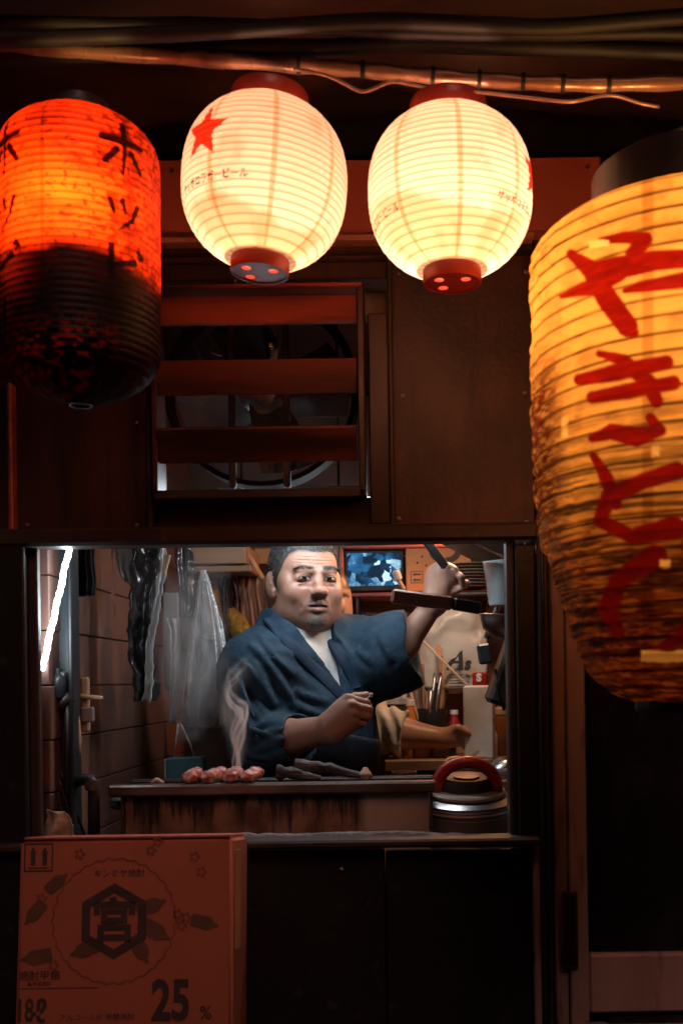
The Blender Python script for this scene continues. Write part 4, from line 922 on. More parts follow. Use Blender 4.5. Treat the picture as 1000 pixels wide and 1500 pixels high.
# lapel bands follow the jacket surface
from mathutils.bvhtree import BVHTree
bvh = BVHTree.FromPolygons([tuple(v) for v in jv], [tuple(int(i) for i in q_) for q_ in jq])
def cast(px, py):
    d_ = Vector(W(px, py, 3.)) - Vector((0, 0, CAMZ)); h = bvh.ray_cast(Vector((0, 0, CAMZ)), d_.normalized())
    return (np.array(h[0]), np.array(h[1])) if h[0] is not None else (None, None)
def band(name, pts, side, w=.03, th=.006, m='indigo_dark'):
    pp = np.array(pts, float); tt = np.linspace(0, 1, len(pp)); s_ = np.linspace(0, 1, 30); path = []
    for k in s_:
        hx = np.interp(k, tt, pp[:, 0])+side; hy = np.interp(k, tt, pp[:, 1]); a, n_ = cast(hx, hy)
        if a is not None and a[1] < 2.8: path.append(a)
    path = np.array(path); ker = np.ones(5)/5
    path = np.stack([np.convolve(np.pad(path[:, i], 2, 'edge'), ker, 'valid') for i in range(3)], 1)
    T = np.gradient(path, axis=0); T /= np.linalg.norm(T, axis=1)[:, None]; nrm_ = np.tile(fw+np.array((0, 0, .15)), (len(path), 1)); B_ = np.cross(T, nrm_); B_ /= np.linalg.norm(B_, axis=1)[:, None]; N_ = np.cross(B_, T); N_ *= np.sign(np.sum(N_*nrm_, 1))[:, None]
    sec = [(-w/2, -.004), (-w/2, th*.6), (-w/2*.7, th), (w/2*.7, th), (w/2, th*.6), (w/2, -.004)]; k = len(sec)
    VV = np.concatenate([[p+B_[i]*a+N_[i]*b for a, b in sec] for i, p in enumerate(path)]); m_ = len(path)
    FF = [(i*k+j, i*k+(j+1) % k, (i+1)*k+(j+1) % k, (i+1)*k+j) for i in range(m_-1) for j in range(k)]+[tuple(range(k)), tuple((m_-1)*k+j for j in range(k-1, -1, -1))]
    build(name, VV, FF, MT[m], cook, smooth=True)
band('collar', [(397, 905), (425, 940), (460, 975), (490, 1003), (508, 1022)], -6)
band('collar', [(473, 930), (490, 955), (506, 985), (516, 1010)], 6)
# dark apron over the belly
ap = Field(np.arange(-.49, .05, .007), np.arange(2.38, 2.95, .007), np.arange(.45, 1.24, .007)); torso(ap, .028)
ap.cone(PE, PE+np.array((0, 0, -.55)), .18, .19, .05)
sl, X = ap.sub((-1, 0, 0), (1, 9, 3), 0); ap.D[sl] = np.maximum(ap.D[sl], ((X-W(500, 1073, 2.47))@np.array((.3, 0, .95))).astype(np.float32)); ap.D[sl] = np.maximum(ap.D[sl], (.47-X[..., 2]))
av, aq = ap.mesh(); build('apron', av, aq, mat('dark_apron', (.016, .026, .04), (.011, .018, .03), .85, 40, bump=.5, bscale=120, stretch=(1, 1, 1)), cook, smooth=True)
tr_ = Field(np.arange(-.48, .05, .01), np.arange(2.45, 2.95, .01), np.arange(.04, 1.0, .01))
for a in (-.1, .1):
    h = PE+TY@np.array((a, .0, -.06)); tr_.cone(h, np.array((h[0], h[1], .06)), .1, .075, .03)
trv, trq = tr_.mesh(); build('trousers', trv, trq, MT['soot'], cook, smooth=True)

# ---------------------------------------------------------------- the helper behind him, in a white shirt
HY = 2.98
hs = Field(np.arange(-.48, .3, .0075), np.arange(2.72, 3.2, .0075), bands(-.01, 1.62, .02, .006, [(.95, 1.62)]))
hh = W(474, 882, HY); hS = W(478, 1000, HY+.02); Er2 = W(540, 1068, 2.9); Wr2 = W(648, 1082, 2.86); Hh = W(681, 1073, 2.85)
pel = np.array((hS[0]-.03, HY+.04, .9))
for a in (-.09, .09):
    k_ = pel+np.array((a, 0, -.4)); hs.cone(pel+np.array((a, 0, -.03)), k_, .08, .055, .04); hs.cone(k_, np.array((k_[0], k_[1], .05)), .053, .04, .03); hs.cone(np.array((k_[0], k_[1], .035)), np.array((k_[0]+.03, k_[1]-.13, .03)), .035, .03, .02)
hs.ell(pel, (.15, .11, .12), None, .05); chh = np.array((hS[0]-.05, HY+.03, hS[2]+.0)); hs.ell(chh, (.15, .1, .17), None, .05); hs.cone(pel, chh, .12, .12, .05)
hs.cone(chh+np.array((-.14, 0, .08)), chh+np.array((.13, 0, .08)), .05, .05, .04); hs.cone(chh+np.array((.02, 0, .12)), hh+np.array((0, .01, -.06)), .05, .05, .03)
hs.ell(hh, (.075, .09, .11), rotm('Z', 35), .02); hs.ell(hh+np.array((.02, -.03, -.05)), (.055, .06, .06), None, .03); hs.ell(hh+np.array((.055, -.085, -.02)), (.012, .016, .018), None, .01)
hs.ell(hh+np.array((-.06, -.03, -.01)), (.012, .02, .03), None, .006)
for z_ in (-.045, -.058): hs.ell(hh+np.array((.045, -.085, z_)), (.02, .008, .006), rotm('Z', 35), .006)
hs.cone(chh+np.array((.13, 0, .07)), Er2, .052, .046, .03); mm = Er2*.55+Wr2*.45; hs.cone(Er2, mm, .046, .043, .02); hs.cone(mm, Wr2, .043, .028, .02)
la = chh+np.array((-.16, -.02, .06)); le = la+np.array((-.03, -.03, -.24)); hs.cone(la, le, .05, .042, .03); hs.cone(le, le+np.array((.1, -.14, .02)), .042, .03, .02); hs.ell(le+np.array((.13, -.17, .02)), (.04, .03, .02), None, .02)
for i in range(4):
    b = Wr2*.5+Hh*.5+np.array((.0, -.01+.0*i, .016-.011*i)); hs.cone(Wr2, b, .02, .014, .015); c = Hh+np.array((.012-.006*i, -.006, .012-.014*i)); hs.cone(b, c, .0105, .0095, .004); hs.cone(c, c+np.array((.012, .004, -.022)), .0095, .008, .003)
hs.cone(Wr2, Hh+np.array((-.02, -.02, .014)), .017, .0115, .01); hs.cone(Hh+np.array((-.02, -.02, .014)), Hh+np.array((.012, -.014, -.004)), .011, .009, .004)
HV2, HQ2 = hs.mesh(); helper = thing('person', 'helper mostly hidden by the cook, white rolled sleeve and bare forearm reaching over the counter', 'person', (pel[0], pel[1], 0))
o = build('body', HV2, HQ2, MT['skin'], helper, smooth=True); c_ = np.ones((len(HV2), 3))*np.array((.5, .27, .18))*(.85+.3*fbm(HV2*50, 2))[:, None]
ey = hh+np.array((.0, 0, .012)); hm = (HV2[:, 2] > hh[2]+.03)&(HV2[:, 1] > hh[1]-.06) | ((HV2[:, 2] > hh[2]-.03)&(HV2[:, 1] > hh[1]+.02)); c_[hm & (HV2[:, 2] > 1.3)] = (.03, .025, .022)
for e_ in ((.015, .0), (.068, -.0)):
    m_ = (np.abs(HV2[:, 0]-hh[0]-e_[0]) < .012)&(np.abs(HV2[:, 2]-ey[2]) < .005)&(HV2[:, 1] < hh[1]-.04); c_[m_] = (.03, .025, .022)
setcol(o, c_)
hr_ = Field(np.arange(hh[0]-.13, hh[0]+.13, .006), np.arange(hh[1]-.15, hh[1]+.15, .006), np.arange(hh[2]-.12, hh[2]+.15, .006)); hr_.ell(hh+np.array((-.005, .012, .008)), (.08, .092, .112), rotm('Z', 35), .02)
sl, X = hr_.sub(hh-.2, hh+.2, 0); q_ = (X-hh)@rotm('Z', 35); hr_.D[sl] = np.maximum(hr_.D[sl]+.006*(fbm(X*80, 3)-.5), np.where(q_[..., 1] < .01, .05-q_[..., 2], -.05-q_[..., 2]).astype(np.float32)*.6)
a_, b_ = hr_.mesh(); build('hair', a_, b_, mat('black_hair', (.02, .018, .017), None, .45, 60, bump=.8, bscale=200), helper, smooth=True)
sh = Field(np.arange(-.5, .15, .005), np.arange(2.74, 3.25, .005), np.arange(.85, 1.4, .005))
sh.ell(chh, (.165, .115, .18), None, .05); sh.cone(pel, chh, .14, .135, .05); sh.cone(chh+np.array((-.14, 0, .08)), chh+np.array((.13, 0, .08)), .066, .066, .04)
cu = Er2+(Wr2-Er2)*.5; sh.cone(chh+np.array((.13, 0, .07)), Er2, .07, .066, .03); sh.cone(Er2, cu, .068, .066, .01); sh.cone(la, le, .064, .056, .03)
sh.op((-9, 0, 0), (9, 9, 9), lambda X: .012*np.sin((X[..., 0]*.9+X[..., 2]*.35+.03*fbm(X*12, 3))*170)*sstep(.0, .04, X[..., 0]-hS[0]-.03)*.42+.01*(fbm(X*22, 6)-.5), 0, 'a')
sh.cone(cu-(Wr2-Er2)*.02, Wr2, .05, .04, .004, 's'); sl, X = sh.sub((-1, 0, 0), (1, 9, 3), 0); sh.D[sl] = np.maximum(sh.D[sl], (X-cu)@((Wr2-Er2)/np.linalg.norm(Wr2-Er2)))
a_, b_ = sh.mesh(); build('shirt', a_, b_, MT['tee'], helper, smooth=True)
pt = Field(np.arange(-.5, .15, .012), np.arange(2.8, 3.25, .012), np.arange(.05, 1.02, .012))
for a in (-.09, .09): pt.cone(pel+np.array((a, 0, .0)), np.array((pel[0]+a, pel[1], .07)), .12, .07, .03)
a_, b_ = pt.mesh(); build('trousers', a_, b_, MT['soot'], helper, smooth=True)
# ================================================================== THINGS
# ---- cardboard carton with shochu print, standing on crates in the alley
YB_ = 1.72
c0 = W(186, 1241, YB_); bw = S(312, YB_); bh = .42; bd = .15
cb = thing('cardboard_box', 'orange-brown cardboard carton printed with hexagon emblem and 25%, below the hatch', 'box', (c0[0], YB_+bd/2, c0[2]-bh))
MT['carton'] = mat('printed_carton', (.52, .155, .088), (.44, .13, .072), .62, 3, bump=.12, bscale=90, c3=(.32, .085, .05), s3=6, lo3=.6, hi3=.8)
g = G().box((c0[0], YB_+bd/2, c0[2]-bh/2), (bw, bd, bh), bev=.006, seg=3); g.make('body', MT['carton'], cb, smooth=50)
for sx in (-1, 1): G().box((c0[0], YB_+bd*(.5+sx*.252), c0[2]+.002), (bw-.012, bd*.49, .004), bev=.001).make('flap', MT['carton'], cb)
G().box((c0[0]+bw/2+.006, YB_+.012, c0[2]-.1), (.012, .004, .16), bev=.001, rot=rotm('Z', 60)).make('torn_edge', MT['card'], cb)
fo = np.array((c0[0], YB_, c0[2])); px = S(1, YB_)
def bp(x, y): return ((x-186)*px, -(y-1240)*px)
hx = bp(170, 1358)
def hexa(r): return [(hx[0]+r*px*math.sin(R(60*i)), hx[1]+r*px*math.cos(R(60*i))) for i in range(6)]
em = Flat(fo, off=.0012).poly([hexa(54), hexa(40)]); em.text('宮', (hx[0], hx[1]-.004), 66*px, 2.2*px); em.make('emblem', MT['inkfade'], cb)
for (x, y, a, s_) in ((222, 1338, 20, 20), (228, 1372, -30, 22), (208, 1398, -60, 20), (130, 1398, 200, 20), (85, 1303, 40, 17), (55, 1345, 230, 18), (60, 1408, 190, 20), (300, 1362, -15, 18)):
    L_ = []
    for i in range(20):
        tt = i/20*2*math.pi; rr = (1+.12*math.cos(5*tt)); u_, v_ = s_*1.15*math.cos(tt)*rr, s_*.55*math.sin(tt)*rr*(1-.3*math.cos(tt))
        ca, sa = math.cos(R(a)), math.sin(R(a)); o_ = bp(x, y); L_.append((o_[0]+(u_*ca-v_*sa)*px, o_[1]+(u_*sa+v_*ca)*px))
    Flat(fo, off=.0009).poly([L_]).make('leaf_print', MT['inkgreen'], cb)
rg = Flat(fo, off=.0007).poly([circ(*hx, 90*px, 120, 1.6*px, 30), circ(*hx, 87.6*px, 120, 1.6*px, 30)])
for (x, y) in ((64, 1325), (78, 1310), (232, 1245), (222, 1258), (275, 1355), (262, 1350), (268, 1366), (286, 1268), (84, 1420), (118, 1262), (296, 1290)):
    o_ = bp(x, y)
    for k in range(5): rg.poly([circ(o_[0]+5.5*px*math.cos(k*1.257), o_[1]+5.5*px*math.sin(k*1.257), 3*px, 9)])
rg.make('flower_print', MT['inkfaint'], cb)
def word(name, body, at_, size, bold=0., wide=1.): Flat(fo, off=.001).text(body, at_, size, bold, wide=wide).make(name, MT['inkfade'], cb)['kind'] = 'stuff'
word('lettering', 'キンミヤ焼酎', bp(176, 1291), 12.5*px, .05*px); word('lettering', '焼酎甲類', bp(64, 1435), 15*px, .12*px); word('lettering', '亀甲宮焼酎', bp(64, 1446), 7*px)
word('lettering', '18', bp(44, 1484), 44*px, 1.2*px, .62); word('lettering', 'ℓ', bp(67, 1486), 44*px, 1.0*px)
word('lettering', '25', bp(254, 1474), 78*px, 2.6*px, .72); word('lettering', '%', bp(304, 1490), 26*px, .4*px); word('lettering', 'アルコール分 甲類焼酎', bp(148, 1494), 10.5*px)
Flat(fo, off=.001).poly([rect2(*bp(34, 1452.5), *bp(150, 1451.5))]).make('printed_rule', MT['inkfade'], cb)
Flat(fo, off=.001).poly([rect2(*bp(37, 1286), *bp(79, 1245)), rect2(*bp(39, 1284), *bp(77, 1247))]).make('arrow_frame', MT['inkfade'], cb)
for xx in (50, 67): Flat(fo, off=.001).poly([[bp(xx, 1250), bp(xx+5, 1260), bp(xx+3.4, 1260), bp(xx+3.4, 1277), bp(xx-3.4, 1277), bp(xx-3.4, 1260), bp(xx-5, 1260)]]).make('arrow', MT['inkfade'], cb)
Flat(fo, off=.001).poly([rect2(*bp(43, 1281.5), *bp(74, 1280))]).make('printed_rule', MT['inkfade'], cb)
cb.location.y -= bh*math.sin(R(7)); cb.location.z += .008; cb.rotation_euler = (R(-7), 0, 0)
zz = c0[2]-bh-.012
cr = thing('crate', 'dark plastic bottle crate under the orange carton', 'crate', (c0[0], YB_+.05, 0)); YB_ -= .06
hgt = zz-.002
for k in range(2):
    z0 = k*hgt/2; hh_ = hgt/2-.003
    for sx in (-1, 1):
        G().box((c0[0]+sx*(bw/2-.006), YB_+.14, z0+hh_/2), (.012, .28, hh_), bev=.003).make('side_wall', MT['rubber'], cr); 
        for q_ in range(4): G().box((c0[0], YB_+.14+sx*.134, z0+hh_*(.12+.25*q_)), (bw-.03, .012, hh_*.16), bev=.002).make('rail', MT['rubber'], cr)
    G().box((c0[0], YB_+.14, z0+.008), (bw-.03, .25, .012), bev=.002).make('floor_plate', MT['rubber'], cr)

# ---- work surface behind the hatch, charcoal grill
wc = thing('work_counter', 'dark steel counter behind the hatch carrying grill and pot', 'counter', (-.24, 2.24, 0))
G().box((-.24, 2.245, .865), (.86, .33, .03)).make('top', MT['steel_dirty'], wc)
for x_ in (-.63, .15):
    for y_ in (2.12, 2.38): G().box((x_, y_, .431), (.035, .035, .836)).make('leg', MT['iron'], wc)
gr = thing('charcoal_grill', 'long greasy charcoal grill with dripping black stains behind the hatch sill', 'grill', W(385, 1218, 2.2)*np.array((1, 1, 0))+np.array((0, 0, .882)))
m, t, N, L, P = nodes('grill_side_stained')
tc = N.new('ShaderNodeTexCoord'); mp = N.new('ShaderNodeMapping'); mp.inputs['Scale'].default_value = (42, 20, 4.0); L.new(tc.outputs['Object'], mp.inputs[0])
n1 = N.new('ShaderNodeTexNoise'); n1.inputs['Scale'].default_value = 1.0; n1.inputs['Detail'].default_value = 8; n1.inputs['Roughness'].default_value = .7; L.new(mp.outputs[0], n1.inputs[0])
sp = N.new('ShaderNodeSeparateXYZ'); L.new(tc.outputs['Object'], sp.inputs[0])
zr = N.new('ShaderNodeMapRange'); zr.inputs[1].default_value = .06; zr.inputs[2].default_value = .17; zr.inputs[3].default_value = -.12; zr.inputs[4].default_value = .12; L.new(sp.outputs[2], zr.inputs[0])
ad = N.new('ShaderNodeMath'); ad.operation = 'ADD'; L.new(n1.outputs[0], ad.inputs[0]); L.new(zr.outputs[0], ad.inputs[1])
r1 = N.new('ShaderNodeMapRange'); r1.inputs[1].default_value = .5; r1.inputs[2].default_value = .62; L.new(ad.outputs[0], r1.inputs[0])
n2 = N.new('ShaderNodeTexNoise'); n2.inputs['Scale'].default_value = 16; n2.inputs['Detail'].default_value = 7; L.new(tc.outputs['Object'], n2.inputs[0])
r2 = N.new('ShaderNodeMapRange'); r2.inputs[1].default_value = .4; r2.inputs[2].default_value = .62; L.new(n2.outputs[0], r2.inputs[0])
xr = N.new('ShaderNodeMapRange'); xr.inputs[1].default_value = .2; xr.inputs[2].default_value = .222; L.new(sp.outputs[0], xr.inputs[0])
ma = N.new('ShaderNodeMix'); ma.data_type = 'RGBA'; ma.inputs[6].default_value = (.27, .15, .1, 1); ma.inputs[7].default_value = (.11, .055, .035, 1); L.new(r2.outputs[0], ma.inputs[0])
mb = N.new('ShaderNodeMix'); mb.data_type = 'RGBA'; mb.inputs[7].default_value = (.018, .013, .012, 1); L.new(ma.outputs[2], mb.inputs[6]); L.new(r1.outputs[0], mb.inputs[0])
mc = N.new('ShaderNodeMix'); mc.data_type = 'RGBA'; mc.inputs[7].default_value = (.42, .34, .29, 1); L.new(mb.outputs[2], mc.inputs[6]); L.new(xr.outputs[0], mc.inputs[0]); L.new(mc.outputs[2], P.inputs['Base Color']); P.inputs['Roughness'].default_value = .5
bb = N.new('ShaderNodeBump'); bb.inputs['Strength'].default_value = .5; bb.inputs['Distance'].default_value = .004; L.new(ad.outputs[0], bb.inputs['Height']); L.new(bb.outputs[0], P.inputs['Normal']); MT['grillside'] = m
def gbox(name, x0, x1, z0, z1, y0, y1, m_, bev=.003): 
    a = W(x0, z0, 2.12)[0]; b = W(x1, z0, 2.12)[0]; G().box(((a+b)/2, (y0+y1)/2, (z0+z1)/2), (b-a, y1-y0, z1-z0), bev=bev).make(name, MT[m_], gr)
zt = W(380, 1164, 2.12)[2]
gbox('front_panel', 166, 612, .884, zt, 2.12, 2.132, 'grillside'); gbox('back_panel', 166, 612, .884, zt, 2.268, 2.28, 'steel_dirty'); gbox('end_panel', 160, 165.4, .884, zt, 2.12, 2.28, 'steel_dirty'); gbox('end_panel', 612.6, 617, .884, zt, 2.12, 2.28, 'steel_dirty')
gbox('front_rail', 146, 622, zt+.001, zt+.024, 2.1, 2.135, 'steel_dirty', .004); gbox('back_rail', 146, 622, zt+.001, zt+.02, 2.262, 2.295, 'iron', .004)
gbox('ash_bed', 168, 610, zt-.05, zt-.02, 2.134, 2.266, 'charcoal', .004)
for i in range(26):
    x_ = rng.uniform(180, 600); s_ = rng.uniform(.012, .022); p = W(x_, 1160, 2.2); p[2] = zt-.018; p[1] = rng.uniform(2.15, 2.25)
    G().box(p, (s_*1.6, s_, s_), rot=rotm('Z', rng.uniform(0, 180)), bev=.004).make('ember_lump', MT['charcoal'], gr)
def lump(name, pts, rad, m_, seed, amp=.25, n=14, sub=4):
    pts = np.array(pts); k = len(pts); tt = np.linspace(0, 1, 14); P_ = np.stack([np.interp(tt, np.linspace(0, 1, k), pts[:, i]) for i in range(3)], 1); r_ = np.interp(tt, np.linspace(0, 1, k), rad)
    g_ = G(); g_.tube(P_, r_, n); v = np.concatenate(g_.v); c_ = np.repeat(P_, n, 0); v = c_+(v-c_)*(1+amp*2*(fbm(v*90, seed)-.5))[:, None]
    return build(name, v, g_.f, m_, smooth=55)
zq = zt+.022
for i, (a, b, r0, r1, lab) in enumerate((((432, 1119, 2.21), (545, 1139, 2.2), .0115, .010, 'long grey charcoal log lying across the grill, longer of the two'), ((405, 1131, 2.17), (470, 1140, 2.17), .012, .007, 'short dark charcoal log behind the grill rail'))):
    pa, pb = W(*a), W(*b); tag(lump('charcoal_log', [pa, pa*.6+pb*.4+np.array((0, 0, .002)), pb], [r0*1.2, r0, r1*.6], MT['charcoal'], i+3, .7), lab, 'charcoal')
o = lump('garlic_bulb', [W(535, 1141, 2.2), W(535, 1134, 2.2), W(535, 1124, 2.2)], [.008, .014, .004], MT['garlic'], 5, .1); tag(o, 'small pale bulb lying behind the charcoal log', 'garlic')
# skewers of meat
m, t, N, L, P = nodes('raw_meat'); tc = N.new('ShaderNodeTexCoord'); n1 = N.new('ShaderNodeTexNoise'); n1.inputs['Scale'].default_value = 70; n1.inputs['Detail'].default_value = 5; L.new(tc.outputs['Object'], n1.inputs[0])
cr_ = N.new('ShaderNodeValToRGB'); cr_.color_ramp.elements[0].position = .38; cr_.color_ramp.elements[0].color = (.45, .09, .08, 1); cr_.color_ramp.elements[1].position = .62; cr_.color_ramp.elements[1].color = (.72, .55, .48, 1); e_ = cr_.color_ramp.elements.new(.5); e_.color = (.58, .24, .2, 1)
L.new(n1.outputs[0], cr_.inputs[0]); L.new(cr_.outputs[0], P.inputs['Base Color']); P.inputs['Roughness'].default_value = .3; bb = N.new('ShaderNodeBump'); bb.inputs['Strength'].default_value = .5; bb.inputs['Distance'].default_value = .004; L.new(n1.outputs[0], bb.inputs['Height']); L.new(bb.outputs[0], P.inputs['Normal']); MT['meat'] = m
for i, x_ in enumerate((284, 314, 342, 369)):
    c_ = W(x_, 1141, 2.17); c_[2] = zt+.036; sk = thing('meat_skewer', 'raw pink meat skewer smoking on the grill rail', 'skewer', (c_[0], c_[1], zt+.02), 'skewers in a row on the grill')
    a0 = rng.uniform(-.12, .12); d_ = np.array((math.sin(a0), math.cos(a0), 0)); G().tube([c_-d_*.06, c_, c_+d_*.13], .0016, 6).make('stick', MT['palewood'], sk)
    for k in range(3):
        q_ = c_+d_*(-.045+.045*k); g_ = G(); bm = bmesh.new(); bmesh.ops.create_icosphere(bm, subdivisions=3, radius=1); v = np.array([p.co[:] for p in bm.verts]); ff = [tuple(x.index for x in q2.verts) for q2 in bm.faces]; bm.free()
        r_ = 1+.75*(fbm(v*2.3+i*7+k*3, 2)-.5); v = v*r_[:, None]*np.array((.0175, .019, .0135))+q_; build('meat_piece', v, ff, MT['meat'], sk, smooth=True)
for k, x_ in enumerate((236, 540)):
    pass
o = lump('scrap', [W(222, 1147, 2.16), W(230, 1143, 2.16), W(240, 1147, 2.16)], [.003, .006, .003], MT['garlic'], 8, .3); tag(o, 'pale scrap of food at the end of the grill', 'food scrap')
# fluffy ash cloth lying along the sill
u = np.linspace(0, 1, 40); pth = [W(335+410*a, 1227+2.5*math.sin(9*a), 2.03) for a in u]; g_ = G().tube(pth, .0095*(.75+.6*fbm(np.stack([u*14, u*0, u*0], -1), 3)), 12)
v = np.concatenate(g_.v); v += (rng.random(v.shape)-.5)*.003; tag(build('rag', v, g_.f, MT['ash'], smooth=True), 'grey ashy rag rolled along the hatch sill', 'rag')

hk = thing('held_skewer', 'thin pale bamboo skewer pinched in the fist of the cook', 'skewer', W(541, 1021, 2.33)); G().tube([W(546, 1016, 2.325), W(530, 1030, 2.338), W(498, 1058, 2.362)], [.0014, .0022, .0022], 7).make('stick', MT['palewood'], hk, smooth=True); G().box(W(543, 1018, 2.326), (.008, .006, .01), bev=.002).make('scrap', MT['white'], hk)
# ---- pot with red handled lid
PC = W(682, 1170, 2.23); pr_ = S(70, 2.23); pot = thing('stock_pot', 'steel pot with flat grey lid and red arched handle, beside the grill', 'pot', (PC[0], PC[1], .882)); pot.rotation_euler = (R(8), 0, 0)
zb = .882-PC[2]
G().lathe([(pr_*.9, zb+.002), (pr_*.93, zb+.01), (pr_*.93, -.026), (pr_*.95, -.022), (pr_*.93, -.02), (pr_*.97, -.014), (pr_*1.0, -.011), (pr_*.98, -.007), (pr_*1.0, -.003), (pr_*.97, .0)], PC, 48).make('body', mat('worn_pot_steel', (.66, .62, .58), (.3, .23, .19), .32, 5, bump=.1, metal=.35, c3=(.06, .03, .02), s3=11, lo3=.58, hi3=.68), pot, smooth=35)
G().lathe([(pr_*.99, .0015), (pr_*1.02, .005), (pr_*.86, .012), (pr_*.84, .0125)], PC, 48).make('rim_plate', MT['steel'], pot, smooth=35)
L_ = PC+np.array((0, 0, .013)); lid = G().lathe([(S(55, 2.23), 0), (S(57, 2.23), .002), (S(57, 2.23), .008), (S(54, 2.23), .012), (S(36, 2.23), .014)], L_, 48).make('lid', mat('grey_lid', (.46, .44, .42), (.34, .32, .3), .33, 8, bump=.06, coat=.2), pot, smooth=35)
G().lathe([(S(40, 2.23), .0145), (S(41, 2.23), .02), (S(38, 2.23), .034), (S(34, 2.23), .038), (S(20, 2.23), .037)], L_, 40).make('boss', MT['rubber'], lid, smooth=35)
G().lathe([(S(19, 2.23), .0385), (S(19, 2.23), .041), (S(5, 2.23), .042)], L_+np.array((0, -.004, 0)), 24).make('knob_cap', MT['iron'], lid, smooth=35)
hw = S(40, 2.23); hz = S(42, 2.23)
arc = [L_+np.array((-hw*1.06*math.cos(a), -.02+.0*a, .012+hz*math.sin(a)**.8)) for a in np.linspace(0.0, math.pi, 26)]
v = G().tube(arc, .0135, 12, flat=1.0); v.make('handle', MT['red'], lid, smooth=True)
# ---- left end: rope light, column, valve, rack, bag
lr = [W(103-41*a+.7*math.sin(24*a), 798+184*a, 2.04) for a in np.linspace(0, 1, 46)]
ll = thing('rope_light', 'glowing white rope light slanting down the dark column', 'light', lr[-1])
G().tube(lr, S(3.9, 2.04)*(1+.12*np.sin(np.arange(46)*1.9)), 10).make('tube', emis('white_led', (.82, .94, 1.0), 30.), ll, smooth=True); G().tube([lr[0], lr[0]+np.array((.004, 0, .05)), lr[0]+np.array((.03, .03, .2))], .003, 8).make('lead', MT['rubber'], ll)
col_ = thing('column', 'dark steel column carrying the rope light inside the hatch', 'column', W(88, 1400, 2.12)*np.array((1, 1, 0)))
ct_ = W(88, 900, 2.12); MT['bluesteel'] = mat('dark_blue_paint', (.035, .045, .055), (.02, .025, .03), .35, 8, bump=.15)
G().box((ct_[0], 2.14, ZC/2), (S(34, 2.12), .03, ZC-.004), bev=.004).make('web', MT['bluesteel'], col_)
for dx in (-1, 1): G().box((ct_[0]+dx*S(19, 2.12), 2.125, ZC/2), (.008, .05, ZC-.006), bev=.002).make('flange', MT['bluesteel'], col_)
gv = thing('gas_valve', 'rusty gas cock and bent pipe on the dark column', 'valve', W(90, 1045, 2.11))
G().tube([W(58, 1002, 2.13), W(62, 1022, 2.12), W(75, 1033, 2.11), W(92, 1032, 2.11), W(105, 1020, 2.11)], .0125, 12).make('pipe', MT['iron'], gv, smooth=True)
G().lathe([(.017, -.022), (.019, -.012), (.019, .012), (.015, .02), (.008, .026), (.007, .036)], W(86, 1006, 2.11), 12).make('body', MT['bluesteel'], gv, smooth=35); G().box(W(86, 988, 2.11), (.03, .009, .012)).make('lever', MT['steel_dirty'], gv)
G().tube([W(100, 1031, 2.11), W(100, 1130, 2.12), W(101, 1232, 2.12)], .008, 10).make('riser', MT['iron'], gv, smooth=True)
wk = thing('tool_rack', 'pale wooden block with blades on a nail by the gas cock', 'tool rack', W(122, 1080, 2.16))
pbox('back_block', 114, 992, 130, 1072, 2.17, .012, MT['palewood'], wk); pbox('cross_peg', 112, 1018, 150, 1025, 2.16, .012, MT['palewood'], wk, rot=rotm('Y', 6)); pbox('clip', 117, 1036, 137, 1058, 2.16, .012, MT['greypaper'], wk)
tag(G().tube([W(112, 1040, 2.14), W(113, 1060, 2.14), W(114, 1085, 2.14), W(115, 1105, 2.14)], [.005, .007, .0075, .004], 10).make('spatula_handle', MT['palewood'], smooth=True), 'cream handle hanging below the pale wooden tool rack', 'handle')
rk = thing('wire_rack', 'soot-black wire grill rack leaning at the hatch corner', 'rack', W(95, 1228, 2.08)); c4 = [W(60, 1076, 2.10), W(66, 1074, 2.12), W(126, 1226, 2.12), W(62, 1230, 2.05)]
tl_, tr_2, br_, bl_ = W(60, 1076, 2.10), W(70, 1078, 2.12), W(126, 1228, 2.12), W(62, 1229, 2.06)
for p, q_ in ((tl_, tr_2), (tr_2, br_), (br_, bl_), (bl_, tl_)): G().tube([p, (p+q_)/2, q_], .0028, 8).make('rim_wire', MT['iron'], rk, smooth=True)
for k in range(1, 17): a = k/17; p, q_ = tl_*(1-a)+bl_*a, tr_2*(1-a)+br_*a; G().tube([p, (p+q_)/2, q_], .0011, 6).make('cross_wire', MT['steel_dirty'], rk, smooth=True)
for k in range(1, 5): a = k/5; p, q_ = tl_*(1-a)+tr_2*a, bl_*(1-a)+br_*a; G().tube([p, (p+q_)/2, q_], .0011, 6).make('long_wire', MT['steel_dirty'], rk, smooth=True)
tag(sheet('paper_wrap', [(66, 1186), (92, 1190), (120, 1236), (60, 1236)], [2.03, 2.03, 2.03, 2.03], MT['brownbag'], amp=.012, folds=1.3, crumple=.008, thick=.003, seed=4), 'crumpled brown paper wrap tucked behind the carton', 'paper')
el = thing('drain_elbow', 'black pipe elbow at the end of the grill', 'pipe', W(125, 1228, 2.1)); G().tube([W(104, 1148, 2.13), W(122, 1142, 2.11), W(133, 1142, 2.1), W(138, 1150, 2.1), W(138, 1180, 2.1), W(138, 1236, 2.1)], .0115, 12).make('pipe', MT['iron'], el, smooth=True); G().lathe([(.0145, -.01), (.0155, 0), (.0145, .01)], W(136, 1150, 2.1), 14).make('collar', MT['steel_dirty'], el, smooth=35)
